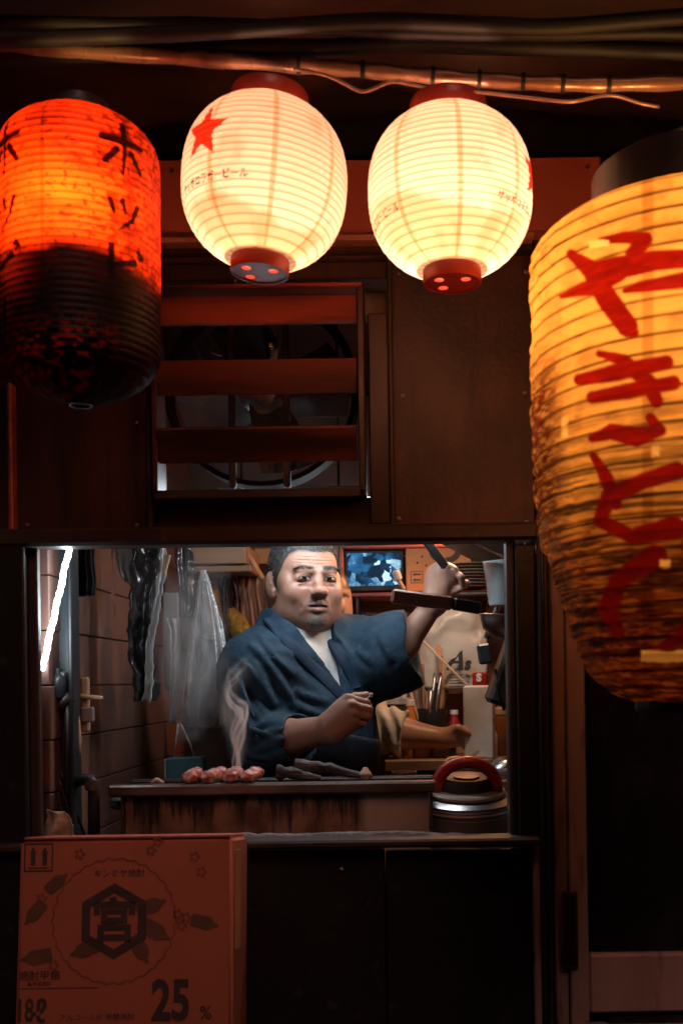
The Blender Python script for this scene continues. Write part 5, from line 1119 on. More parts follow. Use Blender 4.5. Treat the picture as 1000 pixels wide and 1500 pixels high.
# ---- hanging things on the left wall
tag(sheet('black_cloth', [(113, 792), (142, 792), (138, 872), (114, 874)], [2.24]*4, MT['soot'], amp=.008, folds=2, seed=2), 'black cloth hung from the lintel beside the rope light', 'cloth')
tag(sheet('dark_sheet', [(168, 790), (200, 790), (196, 865), (178, 850)], [2.4]*4, MT['greypaper'], amp=.006, folds=1.2, seed=9), 'grey scrap of sheet hung behind the black plastic bag', 'sheet')
tag(sheet('black_plastic_bag', [(190, 792), (236, 792), (226, 1026), (194, 1028)], [2.36, 2.38, 2.38, 2.36], MT['blackplastic'], amp=.014, folds=1.6, crumple=.012, nv=44, seed=5), 'long folded black plastic bag hanging by a clothes peg', 'plastic bag')
tag(sheet('silver_film', [(232, 800), (243, 798), (224, 1030), (210, 1026)], [2.35, 2.36, 2.34, 2.34], MT['film'], amp=.01, folds=1.5, crumple=.01, nv=44, nu=14, seed=8), 'twisted strip of shiny clear film beside the black plastic bag', 'film')
pg = thing('clothes_peg', 'orange wooden clothes peg gripping the film', 'peg', W(243, 840, 2.33)); 
for a in (-4, 4): pbox('jaw', 240+a*.4, 812, 244.5+a*.4, 842, 2.33, .008, MT['palewood'], pg, rot=rotm('Y', 12+a))
tag(pbox('pin_board', 239, 868, 262, 1010, 2.72, .01, MT['greypaper']), 'narrow grey board on the wall behind the clear bag', 'board')
def plasticbag(name, label, cx, top, bot, hw_, Y, m_, seed, squash=.35):
    nv, na = 60, 90; v_, a_ = np.meshgrid(np.linspace(0, 1, nv), np.linspace(0, 2*math.pi, na, endpoint=False), indexing='ij')
    pf = np.interp(v_, [0, .06, .3, .6, .82, .95, 1], [.1, .2, .55, .86, 1, .72, .04]); zz_ = np.interp(v_, [0, .9, 1], [0, .97, 1])
    n_ = fbm(np.stack([np.cos(a_)*2.2, np.sin(a_)*2.2, v_*2.0], -1), seed); rip = np.abs(np.sin(a_*5+4*n_+v_*1.5))
    fine = np.abs(np.sin(a_*17+9*n_+v_*3)); r_ = pf*(1-.34*rip*(1-v_**3*.7)-.09*fine+.5*(n_-.5))
    c_ = W(cx, top, Y); s_ = S(1, Y); drop = (bot-top)*s_
    P_ = np.stack([c_[0]+r_*np.cos(a_)*hw_*s_+.01*np.sin(v_*3), c_[1]+r_*np.sin(a_)*hw_*s_*squash, c_[2]-zz_*drop], -1).reshape(-1, 3)
    i, j = np.meshgrid(np.arange(nv-1), np.arange(na), indexing='ij'); a = (i*na+j).ravel(); b = (i*na+(j+1) % na).ravel(); q_ = np.stack([a, b, b+na, a+na], 1)
    return tag(build(name, P_, q_, m_, smooth=True), label, 'bag')
plasticbag('clear_bag', 'limp clear plastic bag hanging in the smoke beside the cook', 297, 835, 1068, 44, 2.62, MT['bag'], 4)
tb = thing('shopping_bag', 'small teal paper bag with white cord handles behind the grill', 'bag', W(270, 1142, 2.55)); pbox('body', 243, 1110, 297, 1150, 2.55, .05, MT['teal'], tb, rot=rotm('Y', -2)); pbox('gusset', 240, 1112, 245, 1150, 2.552, .046, MT['paper'], tb)
G().tube([W(254, 1112, 2.56), W(258, 1084, 2.56), W(261, 1060, 2.56), W(265, 1060, 2.56), W(278, 1088, 2.56), W(286, 1112, 2.56)], .0024, 8).make('handle', MT['rope'], tb, smooth=True)
stb = thing('side_shelf', 'low wooden ledge behind the grill under the teal bag', 'shelf', W(270, 1152, 2.6)); a = W(270, 1151, 2.58); G().box((a[0]-.02, 2.6, a[2]-.012), (.16, .14, .02)).make('board', MT['darkwood'], stb); G().box((a[0]-.02, 2.64, (a[2]-.022)/2), (.12, .03, a[2]-.026)).make('support', MT['darkwood'], stb)
ws = thing('wall_shelf', 'brown wooden shelf box high on the wall behind the clear bag', 'shelf', W(330, 840, 2.85)); pbox('board', 255, 796, 360, 826, 2.82, .25, MT['wood'], ws); pbox('lower_board', 262, 828, 368, 838, 2.84, .22, MT['wood'], ws); G().bar(W(352, 796, 2.82), W(385, 850, 3.0), .012, .02).make('brace', MT['palewood'], ws)
tag(pbox('carton', 372, 803, 404, 826, 3.2, .1, MT['cardorange']), 'small orange carton on the far shelf behind the cook', 'box')
tag(pbox('orange_card', 300, 858, 323, 912, 3.0, .006, MT['cardorange'], rot=rotm('Y', -8)), 'orange card hung behind the clear bag', 'card')
tag(sheet('brown_apron', [(322, 842), (352, 842), (350, 935), (326, 940)], [3.02]*4, MT['brown'], amp=.02, folds=3, seed=3), 'dark brown cloth hanging behind the cook', 'cloth')
tag(sheet('peach_towel', [(358, 842), (392, 846), (394, 940), (352, 945)], [2.98]*4, MT['peach'], amp=.018, folds=3, seed=6), 'peach coloured towel hanging behind the cook', 'towel')
for i, (x0, x1) in enumerate(((338, 352), (346, 342), (352, 366), (330, 336))):
    tag(G().tube([W(x0+(x1-x0)*a+5*math.sin(a*5+i), 838+ (70+8*i)*math.sin(a*1.6), 2.95) for a in np.linspace(0, 1, 16)], .0035, 8).make('cord', MT['rubber' if i % 2 else 'brown'], smooth=True), 'loose %s cord dangling under the wooden shelf box' % ('black' if i % 2 else 'brown'), 'cord', 'cords under the shelf box')
tag(lump('sponge_bag', [W(336, 893, 2.9), W(348, 915, 2.9), W(358, 938, 2.9)], [.014, .03, .028], MT['sponge'], 4, .15), 'mustard coloured sponge hanging at the shoulder of the cook', 'sponge')

# ---- right and back
sf = thing('back_shelf', 'long orange lit shelf under the television on the back wall', 'shelf', W(620, 870, 3.3)); pbox('board', 470, 867, 790, 873, 3.22, .19, MT['redwood'], sf)
for x_ in (520, 700): pbox('bracket', x_, 873.3, x_+6, 900, 3.24, .16, MT['iron'], sf)
pbox('upper_board', 498, 797, 790, 802, 3.22, .19, MT['redwood'], sf); pbox('divider', 496, 797, 503, 867, 3.22, .19, MT['redwood'], sf)
tv = thing('television', 'small television showing a blue picture on the back shelf', 'television', W(548, 866, 3.25)); pbox('bezel', 504, 806, 591, 866, 3.25, .05, MT['rubber'], tv)
m, t, N, L, P = nodes('blue_picture'); tc = N.new('ShaderNodeTexCoord'); vo = N.new('ShaderNodeTexVoronoi'); vo.inputs['Scale'].default_value = 38; n_ = N.new('ShaderNodeTexNoise'); n_.inputs['Scale'].default_value = 14; n_.inputs['Detail'].default_value = 4; L.new(tc.outputs['Object'], n_.inputs[0])
mxv = N.new('ShaderNodeMix'); mxv.data_type = 'VECTOR'; mxv.inputs[0].default_value = .08; L.new(tc.outputs['Object'], mxv.inputs[4]); L.new(n_.outputs[1], mxv.inputs[5]); L.new(mxv.outputs[1], vo.inputs[0])
rp = N.new('ShaderNodeValToRGB'); el_ = rp.color_ramp.elements; el_[0].position = .34; el_[0].color = (.004, .018, .04, 1); el_[1].position = .74; el_[1].color = (.55, .85, 1, 1); e_ = el_.new(.56); e_.color = (.02, .13, .3, 1)
md = N.new('ShaderNodeMath'); md.operation = 'MULTIPLY_ADD'; md.inputs[1].default_value = .75; L.new(vo.outputs['Color'], md.inputs[0]); sb = N.new('ShaderNodeMath'); sb.operation = 'SUBTRACT'; sb.inputs[1].default_value = .42; L.new(n_.outputs[0], sb.inputs[0]); L.new(sb.outputs[0], md.inputs[2]); L.new(md.outputs[0], rp.inputs[0]); L.new(rp.outputs[0], P.inputs['Emission Color']); P.inputs['Emission Strength'].default_value = 1.3; P.inputs['Specular IOR Level'].default_value = .1; P.inputs['Base Color'].default_value = (.01, .01, .01, 1); P.inputs['Roughness'].default_value = .7
pbox('screen', 508, 810, 587, 858, 3.247, .002, m, tv, 0)
bx = thing('carton', 'bright orange shipping carton with arrow marks next to the television', 'box', W(640, 866, 3.24)); pbox('body', 594, 800, 690, 866, 3.24, .14, MT['cardorange'], bx)
fo = W(640, 833, 3.24); px = S(1, 3.24); fl = Flat(fo); q = lambda x, y: ((x-640)*px, -(y-833)*px)
fl.poly([rect2(*q(601, 854), *q(619, 836)), rect2(*q(602, 853), *q(618, 837))])
for yy in (841, 849): fl.poly([[q(603.5, yy), q(608, yy+2.6), q(608, yy+1.2), q(616, yy+1.2), q(616, yy-1.2), q(608, yy-1.2), q(608, yy-2.6)]])
c_ = q(652, 806); fl.poly([[(c_[0]+24*px*math.cos(a), c_[1]+20*px*math.sin(a)) for a in np.linspace(.2, -math.pi-.2, 20)]+[(c_[0]+15*px*math.cos(a), c_[1]+11*px*math.sin(a)) for a in np.linspace(-math.pi-.2, .2, 20)]])
for (x, y) in ((618, 815), (611, 824), (624, 828)): fl.poly([circ(*q(x, y), 1.6*px, 8)])
fl.make('print', MT['inkfade'], bx)
br = thing('brush', 'small white brush lying at the corner of the television', 'brush', W(586, 864, 3.2)); G().bar(W(592, 864, 3.2), W(582, 848, 3.18), .012, .012, .003).make('handle', MT['palewood'], br); G().bar(W(584, 850, 3.18), W(579, 836, 3.17), .024, .02, .005).make('head', MT['white'], br)
mn = thing('menu_sheet', 'pale handwritten menu sheet pinned on the back wall', 'paper', W(548, 945, 3.40)); pbox('sheet', 514, 905, 584, 962, 3.405, .003, MT['paper'], mn, .0005)
fl = Flat(W(548, 925, 3.405), off=.001); px = S(1, 3.4)
for (s_, x, y, z_) in (('はなみ', -20, 9, 11), ('お', 12, 9, 11), ('ヤンク', -20, -3, 9), ('一', 4, -3, 9), ('まぐろ', -18, -14, 9), ('とり', 14, -12, 9)): fl.text(s_, (x*px, y*px), z_*px, .2*px)
fl.make('handwriting', MT['ink'], mn)
# white carrier bag with printed letters
wb = thing('carrier_bag', 'bulging white carrier bag printed with black lettering above the counter', 'bag', W(662, 1018, 3.1)); nv, na = 50, 70
v_, a_ = np.meshgrid(np.linspace(0, 1, nv), np.linspace(0, 2*math.pi, na, endpoint=False), indexing='ij')
hwid = np.interp(v_, [0, .08, .25, .6, .93, 1], [28, 40, 50, 51, 48, 4]); n_ = fbm(np.stack([np.cos(a_)*2, np.sin(a_)*2, v_*4], -1), 14)
sq = lambda c: np.sign(c)*np.abs(c)**.7
c_ = W(662, 888, 3.12); s_ = S(1, 3.12); P_ = np.stack([c_[0]+hwid*s_*sq(np.cos(a_))*(1+.1*(n_-.5)), c_[1]+hwid*s_*.42*sq(np.sin(a_))*(1+.3*(n_-.5)) + .012*np.sin(v_*14+3*np.cos(a_)+4*n_)*(1-sstep(.25, .5, v_)), c_[2]-v_*128*s_+.006*(n_-.5)], -1).reshape(-1, 3)
i, j = np.meshgrid(np.arange(nv-1), np.arange(na), indexing='ij'); a = (i*na+j).ravel(); b = (i*na+(j+1) % na).ravel()
build('bag', P_, np.stack([a, b, b+na, a+na], 1), mat('milky_plastic', (.6, .57, .5), (.5, .47, .41), .35, 6, bump=.5, bscale=20, bdist=.006), wb, smooth=True)
fl = Flat(W(669, 968, 3.045), off=.001); px = S(1, 3.05)
A_ = [(-16, -13), (-13, -14), (-6, -4), (2, -4), (2, -14), (9, -14), (8, 16), (4, 13), (-2, 5), (-9, 2), (-14, -4)]
fl.poly([[(x*px, y*px) for x, y in A_], [(x*px, y*px) for x, y in [(-3, 0), (2, 0), (2, 7)]]])
fl.text('s', (14.5*px, -5*px), 26*px, 1.5*px, .25, wide=.85)
for k in range(6): fl.poly([rect2(-12*px, (-20-4.2*k)*px, (14-3*(k % 3))*px, (-21.2-4.2*k)*px)])
fl.make('lettering', MT['ink'], wb)
bc = thing('back_counter', 'cluttered wooden counter along the back of the kitchen', 'counter', (.2, 3.1, 0)); ZK = 1.065
G().box((.16, 3.1, ZK-.015), (.46, .6, .03)).make('top', MT['wood'], bc); G().box((.16, 3.12, (ZK-.03)/2), (.44, .54, ZK-.034)).make('cabinet', MT['darkwood'], bc)
for y_ in range(2): G().box((.05+.21*y_, 2.848, .6), (.18, .012, .7)).make('door', MT['darkwood'], bc)
def onk(px_, Y): p = W(px_, 1000, Y); p[2] = ZK; return p
def vlath(name, parent, m_, p, prof, n=20, smooth=35): return G().lathe(prof, p, n).make(name, MT[m_], parent, smooth=smooth)
bt = thing('sauce_bottle', 'conical bottle of orange sauce with a pale cap', 'bottle', onk(600, 2.98)); vlath('body', bt, 'juice', onk(600, 2.98), [(.024, 0), (.027, .006), (.027, .06), (.022, .085), (.011, .128), (.0105, .14)]); vlath('cap', bt, 'white', onk(600, 2.98)+np.array((0, 0, .14)), [(.0125, 0), (.0125, .016), (.011, .018)])
uh = thing('utensil_holder', 'dark canister crammed with knives, chopsticks and ladles', 'utensil holder', onk(632, 3.06)); vlath('canister', uh, 'iron', onk(632, 3.06), [(.04, 0), (.043, .01), (.043, .13), (.041, .13), (.04, .02)])
for k in range(17):
    a = rng.uniform(0, 6.28); b0 = onk(632, 3.06)+np.array((.024*math.cos(a), .024*math.sin(a), .03)); l_ = rng.uniform(.14, .27); e_ = b0+np.array((rng.uniform(-.05, .03), .03*math.sin(a), l_))
    G().tube([b0, (b0+e_)/2, e_], [.0035, .004, rng.uniform(.003, .007)], 7).make('utensil', MT[['wood', 'palewood', 'darkwood', 'steel', 'darkwood'][k % 5]], uh, smooth=True)
G().bar(onk(647, 3.06)+np.array((0, 0, .05)), W(642, 945, 3.06), .012, .006).make('red_stick', MT['cardorange'], uh)
tag(G().bar(W(612, 932, 3.0), W(690, 1010, 2.95), .007, .007).make('chopstick', MT['palewood']), 'long pale stick slanting across the white carrier bag', 'stick')
tag(G().tube([W(600, 1006, 3.02), W(612, 940, 3.03), W(626, 890, 3.05)], .004, 8).make('rod', MT['iron'], smooth=True), 'thin black rod standing beside the raised arm', 'rod')
pk = thing('bottle', 'brown bottle with silver neck behind the sauce bottle', 'bottle', onk(612, 3.14)); vlath('body', pk, 'wood', onk(612, 3.14), [(.03, 0), (.032, .005), (.032, .13), (.013, .17), (.012, .21)]); vlath('cap', pk, 'steel', onk(612, 3.14)+np.array((0, 0, .21)), [(.0135, 0), (.0135, .03), (.012, .032)])
db = thing('dark_box', 'black slatted box with pale lid behind the sleeve of the helper', 'box', onk(578, 3.16)); 
c_ = onk(578, 3.16); G().box(c_+np.array((0, 0, .07)), (.1, .1, .14)).make('body', MT['rubber'], db); G().box(c_+np.array((0, 0, .15)), (.11, .11, .02)).make('lid', MT['stone'], db)
for k in range(6): G().box(c_+np.array((-.042+.017*k, -.053, .07)), (.006, .008, .12), bev=.001).make('slat', MT['darkwood'], db)
pls = thing('plate_stack', 'stack of pale rimmed plates on the back counter', 'plates', onk(650, 2.96)); 
for k in range(5): vlath('plate', pls, 'stone', onk(650, 2.96)+np.array((rng.uniform(-.002, .002), 0, .03+.009*k)), [(.016, 0), (.036, .005), (.0365, .0065), (.018, .003)], 26)
vlath('stand', pls, 'darkwood', onk(650, 2.96), [(.03, 0), (.03, .03)])
for k, (x, m_, lab, dz) in enumerate(((672, 'palewood', 'open pale wooden box lying behind the white foam box', 0), (678, 'inkgreen', 'dull green packet behind the white foam box', .0))):
    c_ = onk(x+ (10 if k else -8), 3.02+.06*k); tag(G().box(c_+np.array((0, 0, .035)), (.06, .05, .07), rot=rotm('Z', 20-30*k)).make('packet', MT[m_]), lab, 'packet')
fb = thing('foam_box', 'tall white foam box standing upright behind the pot handle', 'box', onk(701, 2.87)); c_ = onk(701, 2.87); Hf = W(700, 1004, 2.87)[2]-ZK
G().box(c_+np.array((0, .0, Hf/2)), (S(38, 2.87), .09, Hf), rot=rotm('Z', -16), bev=.005).make('body', MT['foam'], fb); G().box(c_+np.array((.022, -.048, Hf/2)), (S(12, 2.87), .008, Hf*.99), rot=rotm('Z', -16), bev=.003).make('flange', MT['foam'], fb)
cn = thing('soda_can', 'red can with white letters above the white foam box', 'can', W(701, 1003, 3.1)); vlath('body', cn, 'red', W(701, 1003, 3.1)-np.array((0, 0, .05)), [(.024, 0), (.027, .006), (.027, .08), (.022, .086)])
Flat(W(701, 993, 3.07), off=.001).text('S', (0, 0), .03, .002).make('lettering', MT['white'], cn); c_ = W(701, 1003, 3.1); G().box((c_[0], 3.1, (c_[2]-.052+ZK)/2), (.07, .07, c_[2]-.054-ZK), bev=.004).make('box_below', MT['card'], cn)
for k, (x, Y, h_, lab) in enumerate(((732, 2.92, .13, 'amber glass jar by the right wall of the kitchen'), (741, 3.05, .16, 'tall brown jar behind the amber glass jar'))):
    j_ = thing('jar', lab, 'jar', onk(x, Y)); vlath('body', j_, 'amber' if k == 0 else 'wood', onk(x, Y), [(.026, 0), (.029, .006), (.029, h_*.8), (.024, h_*.88)]); vlath('lid', j_, 'palewood' if k == 0 else 'steel', onk(x, Y)+np.array((0, 0, h_*.88)), [(.027, 0), (.027, .016), (.025, .018)])
bwl = thing('steel_bowl', 'upturned steel bowl behind the pot', 'bowl', W(743, 1136, 2.5)); p = W(743, 1138, 2.5); G().lathe([(.05, 0), (.0505, .003), (.046, .022), (.034, .038), (.015, .046), (.001, .047)], p, 32).make('bowl', MT['steel'], bwl, smooth=True); G().box((p[0], 2.5, p[2]-.012), (.13, .13, .02)).make('board', MT['palewood'], bwl); G().box((p[0], 2.5, (p[2]-.022)/2), (.1, .1, p[2]-.026)).make('stand', MT['darkwood'], bwl)
sc_ = thing('scissors', 'orange handled scissors lying behind the pot handle', 'scissors', W(668, 1122, 2.6)); G().tube([W(655+14*math.cos(a)+12, 1117+7*math.sin(a), 2.6) for a in np.linspace(0, 6.283, 18)], .0045, 8).make('finger_loop', MT['cardorange'], sc_, smooth=True); G().bar(W(680, 1117, 2.6), W(700, 1100, 2.75), .01, .003).make('blade', MT['steel'], sc_)
cu_ = thing('cup', 'small dark cup standing behind the grill', 'cup', W(592, 1143, 2.32)); p = W(592, 1146, 2.32); G().lathe([(.02, 0), (.026, .003), (.028, .024), (.026, .024), (.024, .004)], p, 26).make('bowl', MT['brown'], cu_, smooth=35); G().box((p[0], 2.32, (p[2]+.88)/2), (.05, .04, p[2]-.882)).make('block', MT['darkwood'], cu_)
# upper right: pan, bucket, dish stack, dark appliance
MT['panwood'] = mat('dark_handle_wood', (.17, .065, .035), (.09, .035, .02), .45, 7, bump=.3, stretch=(.3, 1, 2)); pn = thing('saucepan', 'steel saucepan with wooden handle hanging level at the hatch side', 'pan', W(720, 915, 2.42)); ha, hb, hc_ = W(573, 873, 2.40), W(662, 884, 2.42), W(703, 891, 2.44)
G().bar(ha, hb, .024, S(21, 2.41), .005).make('handle', MT['panwood'], pn); G().bar(hb+(hc_-hb)*.02, hc_, .022, S(18, 2.42), .004).make('ferrule', MT['iron'], pn)
G().lathe([(.001, -.05), (.03, -.046), (.052, -.03), (.06, -.008), (.061, .0), (.064, .003), (.061, .004), (.057, .0), (.05, -.026), (.03, -.042), (.001, -.045)], W(741, 905, 2.46), 36, rot=rotm('Y', 6)).make('bowl', MT['steel_dirty'], pn, smooth=True)
bk = thing('enamel_bucket', 'pale blue enamel pail hanging upper corner of the hatch', 'bucket', W(736, 890, 2.6)); G().lathe([(.035, -.0), (.038, .004), (.05, .105), (.055, .112), (.053, .114), (.048, .105), (.036, .008)], W(738, 887, 2.6), 32).make('pail', MT['celadon'], bk, smooth=35); p = W(738, 887, 2.6); G().tube([p+np.array((-.05, 0, .11)), p+np.array((-.03, 0, .17)), p+np.array((0, 0, .19)), p+np.array((.03, 0, .17)), p+np.array((.05, 0, .11))], .002, 8).make('bail', MT['iron'], bk, smooth=True)
ds = thing('dish_stack', 'pile of dark dishes on the shelf under the pail', 'dishes', W(690, 866, 3.1)); p = W(690, 866, 3.1)
for k in range(8): G().lathe([(.03, 0), (.058, .007), (.059, .009), (.03, .004)], p+np.array((rng.uniform(-.004, .004), 0, .004+.0095*k)), 28).make('dish', MT['grey' if k % 3 else 'brown'], ds, smooth=35)
pbox('tray', 655, 866, 735, 872, 3.05, .12, MT['iron'], ds)
ho = thing('hood', 'black sloping hood plate above the pail with a bright edge', 'hood', W(700, 810, 2.5)); G().bar(W(690, 788, 2.42), W(742, 816, 2.5), .2, .008).make('plate', MT['iron'], ho); G().bar(W(688, 791, 2.33), W(742, 818, 2.33), .006, .006).make('edge', MT['steel'], ho); G().bar(W(622, 790, 2.5), W(652, 830, 2.54), .012, .02).make('strap', MT['rubber'], ho)
apn = thing('appliance', 'dark tap and machine body against the right wall', 'appliance', W(735, 1010, 2.7)); G().box(W(738, 985, 2.7)+np.array((.03, 0, 0)), (.1, .16, .19), rot=rotm('Y', 20), bev=.01).make('body', MT['rubber'], apn); G().box(W(709, 958, 2.6), (.032, .04, .05), rot=rotm('Y', -8), bev=.005).make('control_box', MT['bluesteel'], apn); G().tube([W(712, 935, 2.62), W(728, 890, 2.6), W(745, 840, 2.6)], .008, 10).make('pipe', MT['steel_dirty'], apn, smooth=True); G().tube([W(725, 980, 2.6), W(728, 1010, 2.6), W(738, 1040, 2.62)], .004, 8).make('hose', MT['rubber'], apn, smooth=True)
# slot between the hatch post and the door
tag(pbox('plastic_jug', 787, 1165, 800, 1236, 2.12, .03, MT['white'], bev=.008), 'white plastic jug squeezed between post and door', 'jug')
tag(pbox('snack_packet', 788, 1090, 799, 1152, 2.14, .02, MT['red'], bev=.004), 'red packet squeezed above the white jug by the door', 'packet')
tag(pbox('pale_card', 785, 826, 797, 868, 2.14, .006, MT['celadon']), 'pale card in the slot beside the huge lantern', 'card')
G().box(W(793, 1400, 2.2)+np.array((0, 0, .0)), (.05, .02, 2.0)).make('slot_back', MT['soot'], st)
# exhaust fan behind the vent slats
FC = W(385, 575, 2.2); fn = thing('exhaust_fan', 'greasy metal exhaust fan behind the vent slats', 'fan', FC)
G().lathe([(.19, -.03), (.2, -.03), (.2, .03), (.19, .03), (.185, 0), (.19, -.03)], FC, 48, rot=rotm('X', 90), cap=False).make('ring', MT['matte_soot'], fn, smooth=35)
for k in range(4):
    a0 = R(20+90*k); nu, nv = 8, 12; u_, v_ = np.meshgrid(np.linspace(-.5, .5, nu), np.linspace(.04, .175, nv)); w_ = .075+.35*v_; ang = a0+u_*w_/v_*.9
    A = np.stack([FC[0]+v_*np.cos(ang), FC[1]+.035*u_*2-.02*v_, FC[2]+v_*np.sin(ang)], -1).reshape(-1, 3); B = A+np.array((0, .003, 0)); n0_ = nu*nv; qq = []
    for j in range(nv-1):
        for i in range(nu-1): a = j*nu+i; qq += [(a, a+1, a+nu+1, a+nu), (a+n0_, a+nu+n0_, a+nu+1+n0_, a+1+n0_)]
    build('blade', np.concatenate([A, B]), qq, MT['fan'], fn, smooth=True)
G().lathe([(.045, -.06), (.05, -.05), (.05, .02), (.035, .035), (.01, .04)], FC, 28, rot=rotm('X', 90)).make('motor', MT['fan'], fn, smooth=35)
for dx in (-.055, .055): G().box(FC+np.array((dx, -.06, 0)), (.014, .014, .42)).make('bracket', MT['darkwood'], fn)
for k, (x0, y0, x1, y1) in enumerate(((262, 470, 300, 535), (300, 476, 318, 520))): G().bar(W(x0, y0, 2.3), W(x1, y1, 2.28), .03, .004).make('guard_bar', MT['steel'], fn)
tag(G().tube([W(385, 480, 2.3), W(398, 505, 2.28), W(392, 525, 2.28)], .018, 14).make('duct', MT['steel'], smooth=True), 'short shiny duct glinting behind the top vent slat', 'duct')
tag(pbox('tin_plate', 420, 540, 510, 610, 2.33, .004, MT['steel_dirty'], rot=rotm('X', 20)), 'dull tin plate behind the middle vent slats', 'plate')
tag(pbox('packet', 534, 425, 566, 462, 2.1, .05, MT['palewood']), 'pale block standing in for light in the opening beside the top of the vent', 'packet')  # pale block added where the lit interior shows through an opening

# ---- more clutter
for i, (x, Y, h_, r_, m_, cm, lab) in enumerate(((566, 3.2, .2, .026, 'juice', 'red', 'amber bottle with red cap in the corner by the dark box'), (590, 3.24, .17, .022, 'darkwood', 'white', 'dark soy bottle with white cap by the amber bottle'), (664, 3.1, .12, .022, 'red', 'white', 'red squeeze bottle behind the plate stack'), (640, 2.9, .055, .024, 'stone', 'palewood', 'small covered jar by the hand of the helper'), (616, 2.88, .05, .026, 'wood', 'darkwood', 'squat wooden pot under the forearm of the helper'), (716, 2.86, .1, .02, 'white', 'red', 'white shaker with red top beside the foam box'))):
    j_ = thing('bottle', lab, 'bottle', onk(x, Y)); vlath('body', j_, m_, onk(x, Y), [(r_*.9, 0), (r_, .004), (r_, h_*.62), (r_*.55, h_*.82), (r_*.5, h_*.92)]); vlath('cap', j_, cm, onk(x, Y)+np.array((0, 0, h_*.92)), [(r_*.58, 0), (r_*.58, h_*.1), (r_*.5, h_*.11)])
for i, (x0, y0, x1, y1, s_, lab) in enumerate(((452, 884, 500, 950, 'もつ焼', 'narrow paper menu strip on the back wall behind the cook'), (590, 905, 606, 970, '酒', 'small yellowed paper strip on the back wall beside the menu sheet'), (712, 880, 728, 930, '焼鳥', 'pale paper strip on the back wall behind the saucepan'))):
    t_ = thing('paper_strip', lab, 'paper', W((x0+x1)/2, y1, 3.41)); pbox('sheet', x0, y0, x1, y1, 3.408, .003, MT['paper'], t_, .0005); fl = Flat(W((x0+x1)/2, (y0+y1)/2, 3.408), off=.001)
    for k, ch in enumerate(s_): fl.text(ch, (0, (y1-y0)*S(1, 3.4)*(.3-.3*k)), .03, .001)
    o = fl.make('handwriting', MT['ink'], t_); o['kind'] = 'stuff'
for i, (x, y0, y1, m_, lab) in enumerate(((405, 797, 850, 'steel', 'thin steel ladle hung from the rail behind the head of the cook'), (308, 840, 930, 'wood', 'wooden paddle hung under the shelf box'))):
    t_ = thing('ladle', lab, 'ladle', W(x, y1, 2.92)); G().tube([W(x, y0, 2.92), W(x+2, (y0+y1)/2, 2.92), W(x+3, y1, 2.92)], .0035, 8).make('handle', MT[m_], t_, smooth=True); G().lathe([(.001, -.02), (.018, -.014), (.026, 0), (.024, 0), (.016, -.011), (.001, -.016)], W(x+3, y1, 2.91), 18, rot=rotm('X', 30)).make('bowl', MT[m_], t_, smooth=True)
for i, (c_, Ys, m_, lab) in enumerate((([(146, 792), (170, 792), (166, 905), (150, 900)], [2.5]*4, 'brown', 'brown rag hung on the left wall beside the black plastic'), ([(262, 800), (286, 800), (282, 900), (264, 905)], [2.8]*4, 'blackplastic', 'short black plastic strip above the clear bag'), ([(246, 905), (262, 905), (262, 1060), (250, 1060)], [2.66]*4, 'film', 'narrow clear film strip in front of the grey board'))):
    tag(sheet('hanging_strip', c_, Ys, MT[m_], amp=.008, folds=1.6, crumple=.008, seed=20+i), lab, 'strip')
